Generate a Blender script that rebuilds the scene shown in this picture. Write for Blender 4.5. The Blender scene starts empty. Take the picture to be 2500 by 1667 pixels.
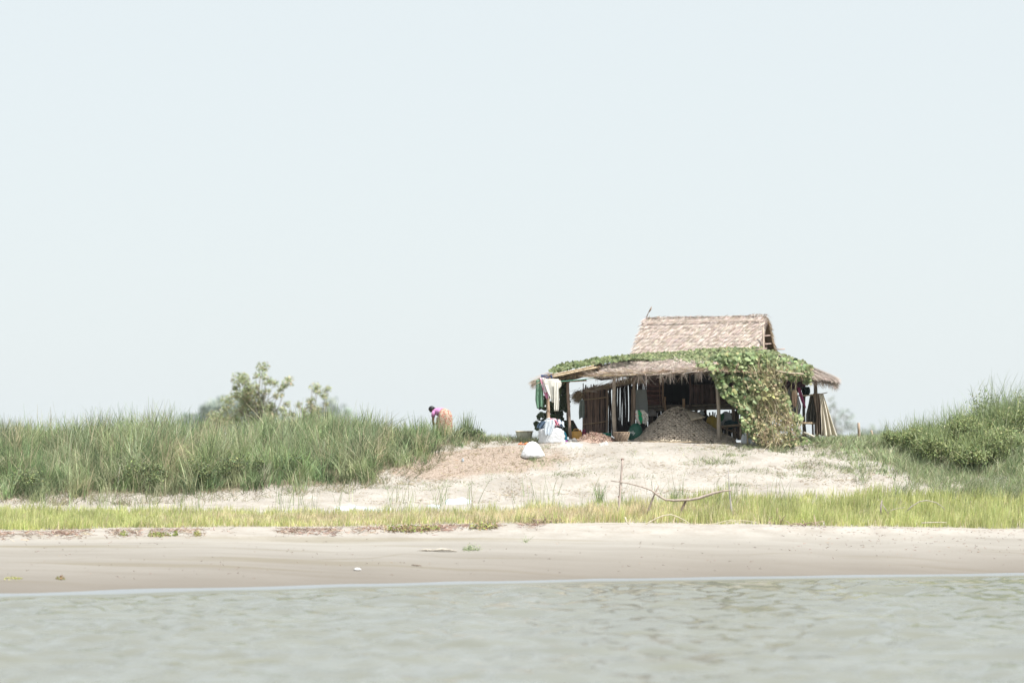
import bpy, math, random
import numpy as np
from mathutils import Vector
R = np.random.default_rng(7)
random.seed(7)
sc = bpy.context.scene
COL = sc.collection

# ------------------------------------------------------------ camera
F = 7400.0          # focal length in photo pixels (photo 2500 wide)
ZC = 3.5            # eye height above the river
HY = 1085.0         # horizon row
cd = bpy.data.cameras.new('camera')
cam = bpy.data.objects.new('camera', cd); COL.objects.link(cam)
cam.location = (0, 0, ZC); cam.rotation_euler = (math.radians(90), 0, 0)
cd.sensor_width = 36; cd.lens = F/2500*36
cd.shift_y = (HY-833.5)/2500
cd.clip_start = 0.5; cd.clip_end = 20000
cd.dof.use_dof = True; cd.dof.focus_distance = 98.0; cd.dof.aperture_fstop = 0.62
sc.camera = cam
sc.render.resolution_x = 1024; sc.render.resolution_y = 682

# ------------------------------------------------------------ light
SUN = Vector((0.38, -0.30, 0.88)).normalized()
w = bpy.data.worlds.new('World'); sc.world = w; w.use_nodes = True
nt = w.node_tree; nt.nodes.clear()
out = nt.nodes.new('ShaderNodeOutputWorld'); bg = nt.nodes.new('ShaderNodeBackground')
sky = nt.nodes.new('ShaderNodeTexSky'); sky.sky_type = 'NISHITA'; sky.sun_disc = False
sky.sun_elevation = math.asin(SUN.z); sky.sun_rotation = math.atan2(SUN.x, SUN.y)
sky.air_density = 1.0; sky.dust_density = 1.4; sky.ozone_density = 1.0
hs = nt.nodes.new('ShaderNodeMixRGB'); hs.inputs[0].default_value = 0.92
hs.inputs[2].default_value = (4.32, 4.66, 4.76, 1)          # thin white overcast veil over the blue
nt.links.new(sky.outputs[0], hs.inputs[1]); nt.links.new(hs.outputs[0], bg.inputs[0])
bg.inputs[1].default_value = 0.115
nt.links.new(bg.outputs[0], out.inputs[0])
sl = bpy.data.lights.new('sun', 'SUN'); so = bpy.data.objects.new('sun', sl); COL.objects.link(so)
sl.energy = 4.2; sl.angle = math.radians(0.6); sl.color = (1.0, 0.965, 0.92)
so.rotation_euler = (-SUN).to_track_quat('-Z', 'Y').to_euler()
sc.view_settings.view_transform = 'Standard'; sc.view_settings.look = 'None'
sc.view_settings.exposure = 0.72; sc.view_settings.gamma = 1

# ------------------------------------------------------------ helpers
def P(px, py, Y):
    return np.array([(px-1250)/F*Y, Y, ZC-(py-HY)/F*Y])
def X(px, Y): return (px-1250)/F*Y
def Z(py, Y): return ZC-(py-HY)/F*Y
def tag(o, label=None, cat=None, group=None, kind=None):
    if label: o['label'] = label
    if cat: o['category'] = cat
    if group: o['group'] = group
    if kind: o['kind'] = kind
    return o
def empty(name, loc, label, cat, group=None):
    o = bpy.data.objects.new(name, None); COL.objects.link(o)
    o.location = tuple(loc); o.empty_display_size = .2
    return tag(o, label, cat, group)
def copy_tree(o, parent=None):
    c = o.copy(); COL.objects.link(c); c.parent = parent
    for ch in o.children: copy_tree(ch, c)
    return c
_lat = R.random((256, 256))
def vnoise(x, y):
    x = np.asarray(x, float); y = np.asarray(y, float)
    xi = np.floor(x).astype(int); yi = np.floor(y).astype(int)
    fx = x-xi; fy = y-yi; fx = fx*fx*(3-2*fx); fy = fy*fy*(3-2*fy)
    a = _lat[xi % 256, yi % 256]; b = _lat[(xi+1) % 256, yi % 256]
    c = _lat[xi % 256, (yi+1) % 256]; d = _lat[(xi+1) % 256, (yi+1) % 256]
    return (a*(1-fx)+b*fx)*(1-fy)+(c*(1-fx)+d*fx)*fy
def fbm(x, y, o=4):
    s = 0; a = .5
    for i in range(o):
        s = s+a*(vnoise(x+17.3*i, y+5.1*i)-.5); x = x*2.03; y = y*2.03; a *= .5
    return s

class MB:
    """collects geometry (with a colour per vertex) and links it as ONE mesh object"""
    def __init__(s): s.v = []; s.c = []; s.f = []; s.n = 0
    def add(s, v, f, c=(1, 1, 1)):
        v = np.asarray(v, float).reshape(-1, 3)
        c = np.asarray(c, float)
        if c.ndim == 1: c = np.tile(c, (len(v), 1))
        s.v.append(v); s.c.append(c)
        for a in (f if isinstance(f, list) else [f]):
            a = np.atleast_2d(np.asarray(a, int))
            if a.size: s.f.append(a+s.n)
        s.n += len(v); return s
    def build(s, name, m, parent=None, smooth=False, loc=None, solid=0):
        v = np.concatenate(s.v).astype(np.float32)
        if parent is not None: v = v-np.array(parent.matrix_basis.translation if parent.parent is None else parent.parent.matrix_basis.translation, np.float32)
        if loc is not None: v = v-np.array(loc, np.float32)
        c = np.concatenate(s.c).astype(np.float32)
        c = np.concatenate([c, np.ones((len(c), 1), np.float32)], 1)
        me = bpy.data.meshes.new(name)
        loops = np.concatenate([a.ravel() for a in s.f])
        tot = np.concatenate([np.full(len(a), a.shape[1]) for a in s.f])
        st = np.concatenate([[0], np.cumsum(tot)[:-1]])
        me.vertices.add(len(v)); me.vertices.foreach_set('co', v.ravel())
        me.loops.add(len(loops)); me.loops.foreach_set('vertex_index', loops.astype(np.int32))
        me.polygons.add(len(tot)); me.polygons.foreach_set('loop_start', st.astype(np.int32))
        me.polygons.foreach_set('loop_total', tot.astype(np.int32))
        me.update(calc_edges=True)
        if smooth: me.polygons.foreach_set('use_smooth', np.ones(len(tot), bool))
        at = me.color_attributes.new('Col', 'FLOAT_COLOR', 'POINT'); at.data.foreach_set('color', c.ravel())
        me.materials.append(m)
        o = bpy.data.objects.new(name, me); COL.objects.link(o)
        if parent is not None: o.parent = parent
        if loc is not None: o.location = tuple(loc)
        if solid:
            md = o.modifiers.new('solid', 'SOLIDIFY'); md.thickness = solid; md.offset = 0
        return o

def box(mb, a, b, c=(1, 1, 1), jit=0):
    a = np.minimum(a, b); b = np.maximum(a, b) if False else b
    x0, y0, z0 = a; x1, y1, z1 = b
    v = np.array([[x0,y0,z0],[x1,y0,z0],[x1,y1,z0],[x0,y1,z0],[x0,y0,z1],[x1,y0,z1],[x1,y1,z1],[x0,y1,z1]], float)
    if jit: v += R.normal(0, jit, v.shape)
    mb.add(v, [[0,3,2,1],[4,5,6,7],[0,1,5,4],[1,2,6,5],[2,3,7,6],[3,0,4,7]], c); return mb
def tube(mb, pts, rad, n=8, c=(1, 1, 1), wob=0, nodes=0):
    """tapered tube along points; wob = crookedness, nodes = spacing of bamboo rings"""
    p = np.array(pts, float); 
    if np.isscalar(rad): rad = [rad]*len(p)
    rad = np.array(rad, float)
    seg = np.linalg.norm(np.diff(p, axis=0), axis=1); L = seg.sum(); t = np.concatenate([[0], np.cumsum(seg)])
    m = max(len(p), int(L/(0.12 if nodes else .25))+2) if (wob or nodes) else len(p)
    if m != len(p):
        s = np.linspace(0, L, m)
        p = np.stack([np.interp(s, t, p[:, k]) for k in range(3)], 1); rad = np.interp(s, t, rad)
        if wob:
            ph = R.random(6)*6.3
            for k in range(3): p[:, k] += wob*(np.sin(s*1.3+ph[k])+.5*np.sin(s*3.1+ph[k+3]))*np.sin(np.linspace(0, math.pi, m))**.5
            rad = rad*(1+R.normal(0, .05, m))
        if nodes: rad = rad*(1+.14*(np.arange(m) % max(1, int(nodes/.12)) == 0))
    d = np.gradient(p, axis=0); d /= np.linalg.norm(d, axis=1)[:, None]+1e-9
    up = np.array([0, 0, 1.]) if abs(d[0][2]) < .9 else np.array([0, 1., 0])
    a = np.cross(d, up); a /= np.linalg.norm(a, axis=1)[:, None]+1e-9; b = np.cross(d, a)
    th = np.arange(n)/n*2*math.pi
    v = p[:, None]+rad[:, None, None]*(np.cos(th)[None, :, None]*a[:, None]+np.sin(th)[None, :, None]*b[:, None])
    m = len(p); i = np.arange(m-1)[:, None]; j = np.arange(n)[None]
    q = np.stack([i*n+j, i*n+(j+1) % n, (i+1)*n+(j+1) % n, (i+1)*n+j], -1).reshape(-1, 4)
    mb.add(v.reshape(-1, 3), [q, [list(range(n))[::-1]], [list(range((m-1)*n, m*n))]], c); return mb
def blades(mb, base, d, L, W, bend, c, segs=3, tipw=.15, side=None):
    """ribbons: grass, straw. bend = offset of the tip"""
    N = len(base); L = np.broadcast_to(L, N); W = np.broadcast_to(W, N)
    d = d/np.linalg.norm(d, axis=1)[:, None]
    if side is None:
        side = R.normal(size=(N, 3)); side[:, 1] *= .6
        side -= d*(side*d).sum(1)[:, None]; side /= np.linalg.norm(side, axis=1)[:, None]
    t = np.linspace(0, 1, segs+1)
    ctr = base[:, None]+d[:, None]*(L[:, None]*t)[..., None]+bend[:, None]*(t**2)[None, :, None]
    wd = (W[:, None]*(1-(1-tipw)*t**1.5)*.5)[..., None]*side[:, None]
    v = np.stack([ctr-wd, ctr+wd], 2).reshape(-1, 3)
    k = (np.arange(N)*(segs+1)*2)[:, None]; j = np.arange(segs)[None]*2
    f = np.stack([k+j, k+j+1, k+j+3, k+j+2], -1).reshape(-1, 4)
    mb.add(v, f, np.repeat(c, (segs+1)*2, 0)); return mb
def leaves(mb, pos, nrm, size, c, lob=.25, n=7, asp=1.0):
    N = len(pos); nrm = nrm/np.linalg.norm(nrm, axis=1)[:, None]
    r = R.normal(size=(N, 3)); a = np.cross(nrm, r); a /= np.linalg.norm(a, axis=1)[:, None]; b = np.cross(nrm, a)
    th = np.arange(n)/n*2*math.pi
    rr = 1+lob*np.where(np.arange(n) % 2, -1, 1)[None]+R.normal(0, .09, (N, n))
    s = np.broadcast_to(size, N)[:, None]*.5
    v = pos[:, None]+(s*rr*np.cos(th))[..., None]*a[:, None]+(asp*s*rr*np.sin(th))[..., None]*b[:, None]
    v -= nrm[:, None]*(s[..., None]*R.uniform(.05, .45, (N, 1, 1)))
    v = np.concatenate([pos[:, None], v], 1).reshape(-1, 3)
    k = (np.arange(N)*(n+1))[:, None]; j = np.arange(n)[None]
    f = np.stack([k+0*j, k+1+j, k+1+(j+1) % n], -1).reshape(-1, 3)
    mb.add(v, f, np.repeat(c, n+1, 0)); return mb
def grid(mb, fn, nu, nv, c=(1, 1, 1), cf=None):
    u, v = np.meshgrid(np.linspace(0, 1, nu), np.linspace(0, 1, nv), indexing='ij')
    p = fn(u, v).reshape(-1, 3)
    i = np.arange(nu-1)[:, None]; j = np.arange(nv-1)[None]
    f = np.stack([i*nv+j, (i+1)*nv+j, (i+1)*nv+j+1, i*nv+j+1], -1).reshape(-1, 4)
    mb.add(p, f, c if cf is None else cf(u, v).reshape(-1, 3)); return mb
def lathe(mb, ctr, prof, n=20, c=(1, 1, 1), lump=0, fl=3, sx=1, sy=1, seed=0):
    """prof = [(radius, height)]; lump = angular irregularity"""
    pr = np.array(prof, float); m = len(pr)
    th = np.arange(n)/n*2*math.pi
    ph = np.random.default_rng(seed).random(8)*6.3
    v = np.zeros((m, n, 3))
    for i, (r, h) in enumerate(pr):
        k = 1+lump*(np.sin(fl*th+ph[0]+i*.35)*.5+np.sin((fl+2)*th+ph[1]-i*.5)*.35+np.sin((2*fl+3)*th+ph[2]+i*.9)*.25)
        v[i, :, 0] = ctr[0]+r*k*np.cos(th)*sx; v[i, :, 1] = ctr[1]+r*k*np.sin(th)*sy; v[i, :, 2] = ctr[2]+h
    i = np.arange(m-1)[:, None]; j = np.arange(n)[None]
    q = np.stack([i*n+j, i*n+(j+1) % n, (i+1)*n+(j+1) % n, (i+1)*n+j], -1).reshape(-1, 4)
    mb.add(v.reshape(-1, 3), [q, [list(range(n))[::-1]], [list(range((m-1)*n, m*n))]], c); return mb
def inpoly(x, y, poly):
    poly = np.array(poly, float); r = np.zeros(len(x), bool); j = len(poly)-1
    for i in range(len(poly)):
        xi, yi = poly[i]; xj, yj = poly[j]
        r ^= ((yi > y) != (yj > y)) & (x < (xj-xi)*(y-yi)/(yj-yi+1e-12)+xi); j = i
    return r
def pick(cols, n, jit=.15, w=None):
    cols = np.array(cols, float); k = R.choice(len(cols), n, p=w)
    return np.clip(cols[k]*(1+R.normal(0, jit, (n, 1)))*(1+R.normal(0, jit*.25, (n, 3))), .004, .9)

# ------------------------------------------------------------ materials
def mat(name, col=(1, 1, 1), rough=.85, var=.25, scale=6, col2=None, attr=False, trans=0, bump=0, stretch=(1, 1, 1), spec=.2, detail=4, thr=None, coord='Object'):
    m = bpy.data.materials.new(name); m.use_nodes = True; t = m.node_tree; N = t.nodes
    b = N['Principled BSDF']; b.inputs['Roughness'].default_value = rough
    b.inputs['Specular IOR Level'].default_value = spec
    tc = N.new('ShaderNodeTexCoord'); mp = N.new('ShaderNodeMapping'); mp.inputs['Scale'].default_value = stretch
    no = N.new('ShaderNodeTexNoise'); no.inputs['Scale'].default_value = scale; no.inputs['Detail'].default_value = detail
    t.links.new(tc.outputs[coord], mp.inputs[0]); t.links.new(mp.outputs[0], no.inputs[0])
    mx = N.new('ShaderNodeMixRGB'); mx.blend_type = 'MIX'
    rp = N.new('ShaderNodeMapRange')
    rp.inputs[1].default_value, rp.inputs[2].default_value = thr if thr else (.3, .7)
    t.links.new(no.outputs[0], rp.inputs[0]); t.links.new(rp.outputs[0], mx.inputs[0])
    if attr:
        a = N.new('ShaderNodeAttribute'); a.attribute_name = 'Col'
        lo = N.new('ShaderNodeMixRGB'); lo.blend_type = 'MULTIPLY'; lo.inputs[0].default_value = 1
        lo.inputs[2].default_value = (1-var, 1-var, 1-var, 1)
        hi = N.new('ShaderNodeMixRGB'); hi.blend_type = 'MULTIPLY'; hi.inputs[0].default_value = 1
        hi.inputs[2].default_value = (1+var*.6, 1+var*.6, 1+var*.6, 1)
        t.links.new(a.outputs[0], lo.inputs[1]); t.links.new(a.outputs[0], hi.inputs[1])
        t.links.new(lo.outputs[0], mx.inputs[1]); t.links.new(hi.outputs[0], mx.inputs[2])
    else:
        c1 = tuple(x*(1-var) for x in col); c2 = col2 if col2 else tuple(min(1, x*(1+var*.6)) for x in col)
        mx.inputs[1].default_value = (*c1, 1); mx.inputs[2].default_value = (*c2, 1)
    t.links.new(mx.outputs[0], b.inputs['Base Color'])
    if bump:
        bp = N.new('ShaderNodeBump'); bp.inputs['Strength'].default_value = 1; bp.inputs['Distance'].default_value = bump
        t.links.new(no.outputs[0], bp.inputs['Height']); t.links.new(bp.outputs[0], b.inputs['Normal'])
    if trans:
        tr = N.new('ShaderNodeBsdfTranslucent'); ms = N.new('ShaderNodeMixShader'); ms.inputs[0].default_value = trans
        t.links.new(mx.outputs[0], tr.inputs[0]); t.links.new(b.outputs[0], ms.inputs[1]); t.links.new(tr.outputs[0], ms.inputs[2])
        t.links.new(ms.outputs[0], N['Material Output'].inputs[0])
    return m
M = {}
M['grass'] = mat('grass', attr=True, trans=.38, var=.3, scale=1.5, rough=.6, spec=.25)
M['leaf'] = mat('leaf', attr=True, trans=.25, var=.18, scale=4, rough=.55, spec=.3)
M['straw'] = mat('straw', attr=True, trans=.08, var=.22, scale=5, rough=.8)
M['bark'] = mat('bark', attr=True, var=.3, scale=14, rough=.9, bump=.01, stretch=(1, 1, .3))
M['cane'] = mat('cane', attr=True, var=.3, scale=9, rough=.8, stretch=(1, 1, .4))
M['cloth'] = mat('cloth', attr=True, trans=.15, var=.08, scale=12, rough=.9)
M['plastic'] = mat('plastic', attr=True, var=.12, scale=8, rough=.45, spec=.4)
M['sack'] = mat('sack', attr=True, trans=.08, var=.14, scale=7, rough=.8, bump=.05)
M['skin'] = mat('skin', (.16, .085, .055), var=.1, scale=5, rough=.6)
M['hair'] = mat('hair', (.012, .012, .014), var=.3, scale=30, rough=.5, spec=.4)
M['mound'] = mat('mound', attr=True, var=.3, scale=30, rough=.95, bump=.02)

def skirt_mat():
    m = bpy.data.materials.new('floral_cloth'); m.use_nodes = True; t = m.node_tree; N = t.nodes; b = N['Principled BSDF']
    b.inputs['Roughness'].default_value = .9; b.inputs['Specular IOR Level'].default_value = .1
    tc = N.new('ShaderNodeTexCoord'); vo = N.new('ShaderNodeTexVoronoi'); vo.inputs['Scale'].default_value = 14
    cr = N.new('ShaderNodeValToRGB'); e = cr.color_ramp.elements
    e[0].position = .24; e[0].color = (.50, .11, .09, 1); e[1].position = .40; e[1].color = (.50, .38, .30, 1)
    v2 = N.new('ShaderNodeTexVoronoi'); v2.inputs['Scale'].default_value = 23
    c2 = N.new('ShaderNodeValToRGB'); e2 = c2.color_ramp.elements
    e2[0].position = .24; e2[0].color = (.30, .27, .12, 1); e2[1].position = .36; e2[1].color = (1, 1, 1, 1)
    mx = N.new('ShaderNodeMixRGB'); mx.blend_type = 'MULTIPLY'; mx.inputs[0].default_value = 1
    t.links.new(tc.outputs['Object'], vo.inputs[0]); t.links.new(tc.outputs['Object'], v2.inputs[0])
    t.links.new(vo.outputs[0], cr.inputs[0]); t.links.new(v2.outputs[0], c2.inputs[0])
    t.links.new(cr.outputs[0], mx.inputs[1]); t.links.new(c2.outputs[0], mx.inputs[2]); t.links.new(mx.outputs[0], b.inputs['Base Color'])
    return m
M['skirt'] = skirt_mat()

# ------------------------------------------------------------ terrain
PROF = {  # photo column -> [(distance, photo row)] ; rows >= shore built from z
 -900:[(65.5,'s'),(82.6,1326),(83.1,1312),(85.5,1293),(88.5,1266),(90.5,1240),(92,1215),(94,1168),(97,1108),(100,1098)],
 0:   [(71.3,'s'),(83.4,1319),(83.9,1306),(85.5,1293),(88.5,1264),(90.5,1240),(92,1216),(94,1168),(97,1108),(100,1100)],
 450: [(74.0,'s'),(84.0,1308),(84.5,1296),(85.8,1287),(88.8,1258),(90.3,1238),(91.6,1222),(94,1165),(97,1105),(100,1095)],
 900: [(76.4,'s'),(84.7,1304),(85.2,1293),(86.5,1284),(89.2,1254),(90.6,1232),(92.3,1202),(94.6,1150),(97.2,1096),(99,1084)],
 1150:[(77.8,'s'),(85.4,1293),(85.9,1284),(86.9,1279),(89.5,1250),(90.8,1226),(92.3,1196),(94.4,1140),(96.2,1094),(97.6,1078)],
 1500:[(79.4,'s'),(86.0,1282),(87.0,1278),(89.6,1246),(90.8,1218),(92.3,1189),(94.2,1132),(95.6,1095),(96.4,1078)],
 1800:[(80.6,'s'),(86.2,1282),(87.2,1279),(89.6,1244),(90.8,1216),(92.3,1190),(94.0,1140),(95.4,1100),(96.4,1084)],
 2100:[(81.7,'s'),(86.4,1288),(87.4,1284),(89.6,1250),(90.8,1222),(92.5,1180),(94.2,1140),(96.0,1104),(97.2,1084)],
 2500:[(82.9,'s'),(86.8,1296),(87.8,1291),(89.8,1256),(91.0,1225),(92.6,1180),(94.5,1130),(97.0,1072),(99,1050)],
 3400:[(86.0,'s'),(87.6,1300),(88.6,1294),(90,1262),(91.2,1230),(92.8,1180),(95,1120),(98,1050),(100,1040)]}
_pc = np.array(sorted(PROF))
def _colz(k, Y):
    pr = PROF[k]; s = pr[0][0]
    ys = [s-40, s-12, s]; zs = [-4, -.9, 0]
    for a, r in pr[1:]: ys.append(a); zs.append(Z(r, a))
    ys += [ys[-1]+8, 135, 400, 4000]; zt = zs[-1]; zs += [zt+.02, zt-.9, 1.4, 1.4]
    return np.interp(Y, ys, zs)
def G(x, Y, noise=True):
    x = np.atleast_1d(np.asarray(x, float)); Y = np.atleast_1d(np.asarray(Y, float))
    x, Y = np.broadcast_arrays(x, Y)
    px = np.clip(1250+x*F/np.clip(Y, 60, 130), -899, 3399)
    zs = np.stack([_colz(k, Y) for k in _pc])
    i = np.clip(np.searchsorted(_pc, px)-1, 0, len(_pc)-2)
    t = (px-_pc[i])/(_pc[i+1]-_pc[i]); t = t*t*(3-2*t)
    a = np.take_along_axis(zs, i[None], 0)[0]; b = np.take_along_axis(zs, i[None]+1, 0)[0]
    z = a*(1-t)+b*t
    if noise:
        amp = np.clip((Y-88)/3, .12, 1)*np.clip((120-Y)/10, 0.2, 1)
        hut = np.clip(np.hypot((px-1640)/330, (Y-99)/3.6), .0, 1)**4
        z = z+amp*(.30*fbm(x*.55, Y*.9)*(.25+.75*hut)+.10*fbm(x*2.3+9, Y*2.6)*(.3+.7*hut))
    return z
def gz(x, Y): return float(G(x, Y)[0])
def ax(parts):
    o = []
    for a, b, s in parts: o += list(np.arange(a, b, s))
    return np.array(o+[parts[-1][1]])
gx = ax([(-2500,-400,350),(-400,-60,40),(-60,-24,2.0),(-24,24,.16),(24,60,2.0),(60,400,40),(400,2500,350)])
gy = ax([(40,66,2.0),(66,84,.35),(84,104,.13),(104,140,2.0),(140,400,30),(400,3000,300)])
U, V = np.meshgrid(gx, gy, indexing='ij')
zz = G(U, V)
mb = MB(); nu, nv = U.shape
i = np.arange(nu-1)[:, None]; j = np.arange(nv-1)[None]
pxg = 1250+U*F/np.clip(V, 60, 130)
veg = np.clip((V-np.interp(pxg, [-300,0,450,700,900,1000,1100,1180,1280,1290,2020,2080,2150,2250,2400,2800], [91.7,91.7,92.0,92.5,93.3,94.7,96.6,97.8,98.6,104,98,95.6,94,93.2,92.8,92.4]))/.8, 0, 1)
veg = np.maximum(veg, np.clip(1-np.abs(V-88.6-.0012*(pxg-1250))/1.7, 0, 1)*1.4*(np.abs(V-88.6) < 3))
mb.add(np.stack([U, V, zz], -1), np.stack([i*nv+j, (i+1)*nv+j, (i+1)*nv+j+1, i*nv+j+1], -1).reshape(-1, 4), np.repeat(np.clip(veg, 0, 1).reshape(-1, 1), 3, 1))
def ground_mat():
    m = bpy.data.materials.new('sandy_ground'); m.use_nodes = True; t = m.node_tree; N = t.nodes; L = t.links; b = N['Principled BSDF']
    b.inputs['Roughness'].default_value = .95; b.inputs['Specular IOR Level'].default_value = .1
    tc = N.new('ShaderNodeTexCoord'); sp = N.new('ShaderNodeSeparateXYZ'); L.new(tc.outputs['Object'], sp.inputs[0])
    def noise(scale, st=(1, 1, 1), det=5):
        mp = N.new('ShaderNodeMapping'); mp.inputs['Scale'].default_value = st
        n = N.new('ShaderNodeTexNoise'); n.inputs['Scale'].default_value = scale; n.inputs['Detail'].default_value = det
        L.new(tc.outputs['Object'], mp.inputs[0]); L.new(mp.outputs[0], n.inputs[0]); return n.outputs[0]
    def rng(s, a, b_, c=0, d=1):
        r = N.new('ShaderNodeMapRange'); r.inputs[1].default_value = a; r.inputs[2].default_value = b_
        r.inputs[3].default_value = c; r.inputs[4].default_value = d; L.new(s, r.inputs[0]); return r.outputs[0]
    def mix(f, a, b_, bl='MIX'):
        x = N.new('ShaderNodeMixRGB'); x.blend_type = bl
        for k, s in ((0, f), (1, a), (2, b_)):
            if isinstance(s, (tuple, float, int)): x.inputs[k].default_value = s if not isinstance(s, tuple) else (*s, 1)
            else: L.new(s, x.inputs[k])
        return x.outputs[0]
    def mth(op, a, b_):
        x = N.new('ShaderNodeMath'); x.operation = op
        for k, s in ((0, a), (1, b_)):
            if isinstance(s, (float, int)): x.inputs[k].default_value = s
            else: L.new(s, x.inputs[k])
        return x.outputs[0]
    dry = mix(rng(noise(1.1, (1, 1.6, 1)), .35, .65), (.325, .298, .265), (.415, .388, .352))
    dry = mix(rng(noise(9, (1, 1.2, 1), 6), .50, .68, 0, .45), dry, (.27, .225, .165))
    # beach: strand lines left by falling water follow the height
    hz = mth('ADD', sp.outputs[2], mth('MULTIPLY', noise(.22, (1, .6, 0), 2), .5))
    wv = N.new('ShaderNodeTexNoise'); wv.noise_dimensions = '1D'; wv.inputs['Scale'].default_value = 7.5; wv.inputs['Detail'].default_value = 3
    L.new(hz, wv.inputs['W'])
    strk = rng(noise(1.0, (.12, 1.1, 0), 5), .36, .62)
    beach = mix(mth('ADD', mth('MULTIPLY', rng(wv.outputs[0], .3, .7), .3), mth('MULTIPLY', strk, .7)), (.262, .244, .214), (.35, .333, .304))
    st = mth('MULTIPLY', rng(wv.outputs[0], .36, .28), rng(noise(.5, (.3, 1, 0), 3), .5, .62))
    beach = mix(mth('MULTIPLY', st, .8), beach, (.19, .165, .10))
    beach = mix(mth('MULTIPLY', rng(noise(1.0, (.07, .9, 0), 3), .56, .66), .65), beach, (.21, .185, .125))
    wet = rng(mth('ADD', sp.outputs[2], mth('MULTIPLY', noise(.4, (.5, .5, 0), 3), .35)), .05, 1.15)
    beach = mix(wet, (.170, .152, .130), beach)
    c = mix(rng(mth('ADD', sp.outputs[2], mth('MULTIPLY', noise(.8, (.6, 1, 0), 3), .2)), .88, 1.2), beach, dry)
    # rice-husk litter spread left of the hut
    dx = mth('DIVIDE', mth('ADD', sp.outputs[0], 1.2), 2.9); dy = mth('DIVIDE', mth('SUBTRACT', sp.outputs[1], 94.9), 1.5)
    rr = mth('ADD', mth('MULTIPLY', dx, dx), mth('MULTIPLY', dy, dy))
    rr = mth('ADD', rr, mth('MULTIPLY', mth('SUBTRACT', noise(1.6), .5), 1.6))
    husk = mix(rng(noise(22, det=3), .35, .65), (.23, .175, .135), (.42, .34, .28))
    c = mix(mth('MULTIPLY', rng(rr, 1.15, .75), .85), c, husk)
    # dark root-bound soil where the grass stands
    va = N.new('ShaderNodeAttribute'); va.attribute_name = 'Col'
    c = mix(rng(mth('ADD', va.outputs['Fac'], mth('MULTIPLY', mth('SUBTRACT', noise(2.2), .5), .9)), .35, .75), c, mix(noise(12), (.12, .105, .07), (.24, .21, .15)))
    L.new(c, b.inputs['Base Color'])
    bp = N.new('ShaderNodeBump'); bp.inputs['Distance'].default_value = .06
    L.new(mth('ADD', noise(3.5, (1, 1.5, 1), 6), mth('MULTIPLY', noise(18), .25)), bp.inputs['Height'])
    L.new(rng(sp.outputs[2], .9, 1.5, .12, .9), bp.inputs['Strength'])
    L.new(bp.outputs[0], b.inputs['Normal'])
    return m
tag(mb.build('ground', ground_mat(), smooth=True), kind='structure')

# ------------------------------------------------------------ river
def water_mat():
    m = bpy.data.materials.new('river_water'); m.use_nodes = True; t = m.node_tree; N = t.nodes; L = t.links; b = N['Principled BSDF']
    tc = N.new('ShaderNodeTexCoord')
    n0 = N.new('ShaderNodeTexNoise'); n0.inputs['Scale'].default_value = .5; L.new(tc.outputs['Object'], n0.inputs[0])
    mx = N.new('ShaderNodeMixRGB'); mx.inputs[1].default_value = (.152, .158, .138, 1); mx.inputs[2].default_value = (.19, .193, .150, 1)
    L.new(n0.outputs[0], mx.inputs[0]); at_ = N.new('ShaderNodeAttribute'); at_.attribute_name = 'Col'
    sky_sheen = N.new('ShaderNodeMapRange'); sky_sheen.inputs[1].default_value = .0; sky_sheen.inputs[2].default_value = .16; sky_sheen.inputs[3].default_value = 1; sky_sheen.inputs[4].default_value = 0
    L.new(at_.outputs['Fac'], sky_sheen.inputs[0]); m2 = N.new('ShaderNodeMixRGB'); m2.inputs[2].default_value = (.23, .25, .265, 1)   # bright sky reflection along the waterline, painted as a pale base colour
    L.new(sky_sheen.outputs[0], m2.inputs[0]); L.new(mx.outputs[0], m2.inputs[1]); L.new(m2.outputs[0], b.inputs['Base Color'])
    a = N.new('ShaderNodeAttribute'); a.attribute_name = 'Col'; rr = N.new('ShaderNodeMapRange')   # fine ruffled film in the shallows
    rr.inputs[1].default_value = 0; rr.inputs[2].default_value = .8; rr.inputs[3].default_value = .42; rr.inputs[4].default_value = .13
    L.new(a.outputs['Fac'], rr.inputs[0]); L.new(rr.outputs[0], b.inputs['Roughness']); b.inputs['IOR'].default_value = 1.33
    return m
mb = MB()
wx = ax([(-2500,-300,400),(-300,-40,30),(-40,-18,1.5),(-18,18,.16),(18,40,1.5),(40,300,30),(300,2500,400)])
wy = ax([(-400,-20,60),(-20,40,5),(40,43,1),(43,89,.13),(89,100,1.0)])
U, V = np.meshgrid(wx, wy, indexing='ij')
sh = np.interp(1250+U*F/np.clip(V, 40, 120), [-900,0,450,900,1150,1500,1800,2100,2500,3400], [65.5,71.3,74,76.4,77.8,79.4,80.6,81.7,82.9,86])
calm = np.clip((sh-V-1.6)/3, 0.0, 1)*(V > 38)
wz = calm*(.22*fbm(U*.6+.3*V, V*.8, 2)+.24*fbm(U*1.2+40, V*1.5+11, 2)+.10*fbm(U*2.6, V*3.0, 2))
mb2 = MB(); nu, nv = U.shape
i = np.arange(nu-1)[:, None]; j = np.arange(nv-1)[None]
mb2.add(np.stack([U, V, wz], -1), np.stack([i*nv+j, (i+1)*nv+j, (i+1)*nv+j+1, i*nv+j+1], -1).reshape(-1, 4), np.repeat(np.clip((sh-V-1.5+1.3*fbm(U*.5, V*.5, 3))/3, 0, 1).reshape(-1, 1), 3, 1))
tag(mb2.build('river_water', water_mat(), smooth=True), kind='structure')

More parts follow.
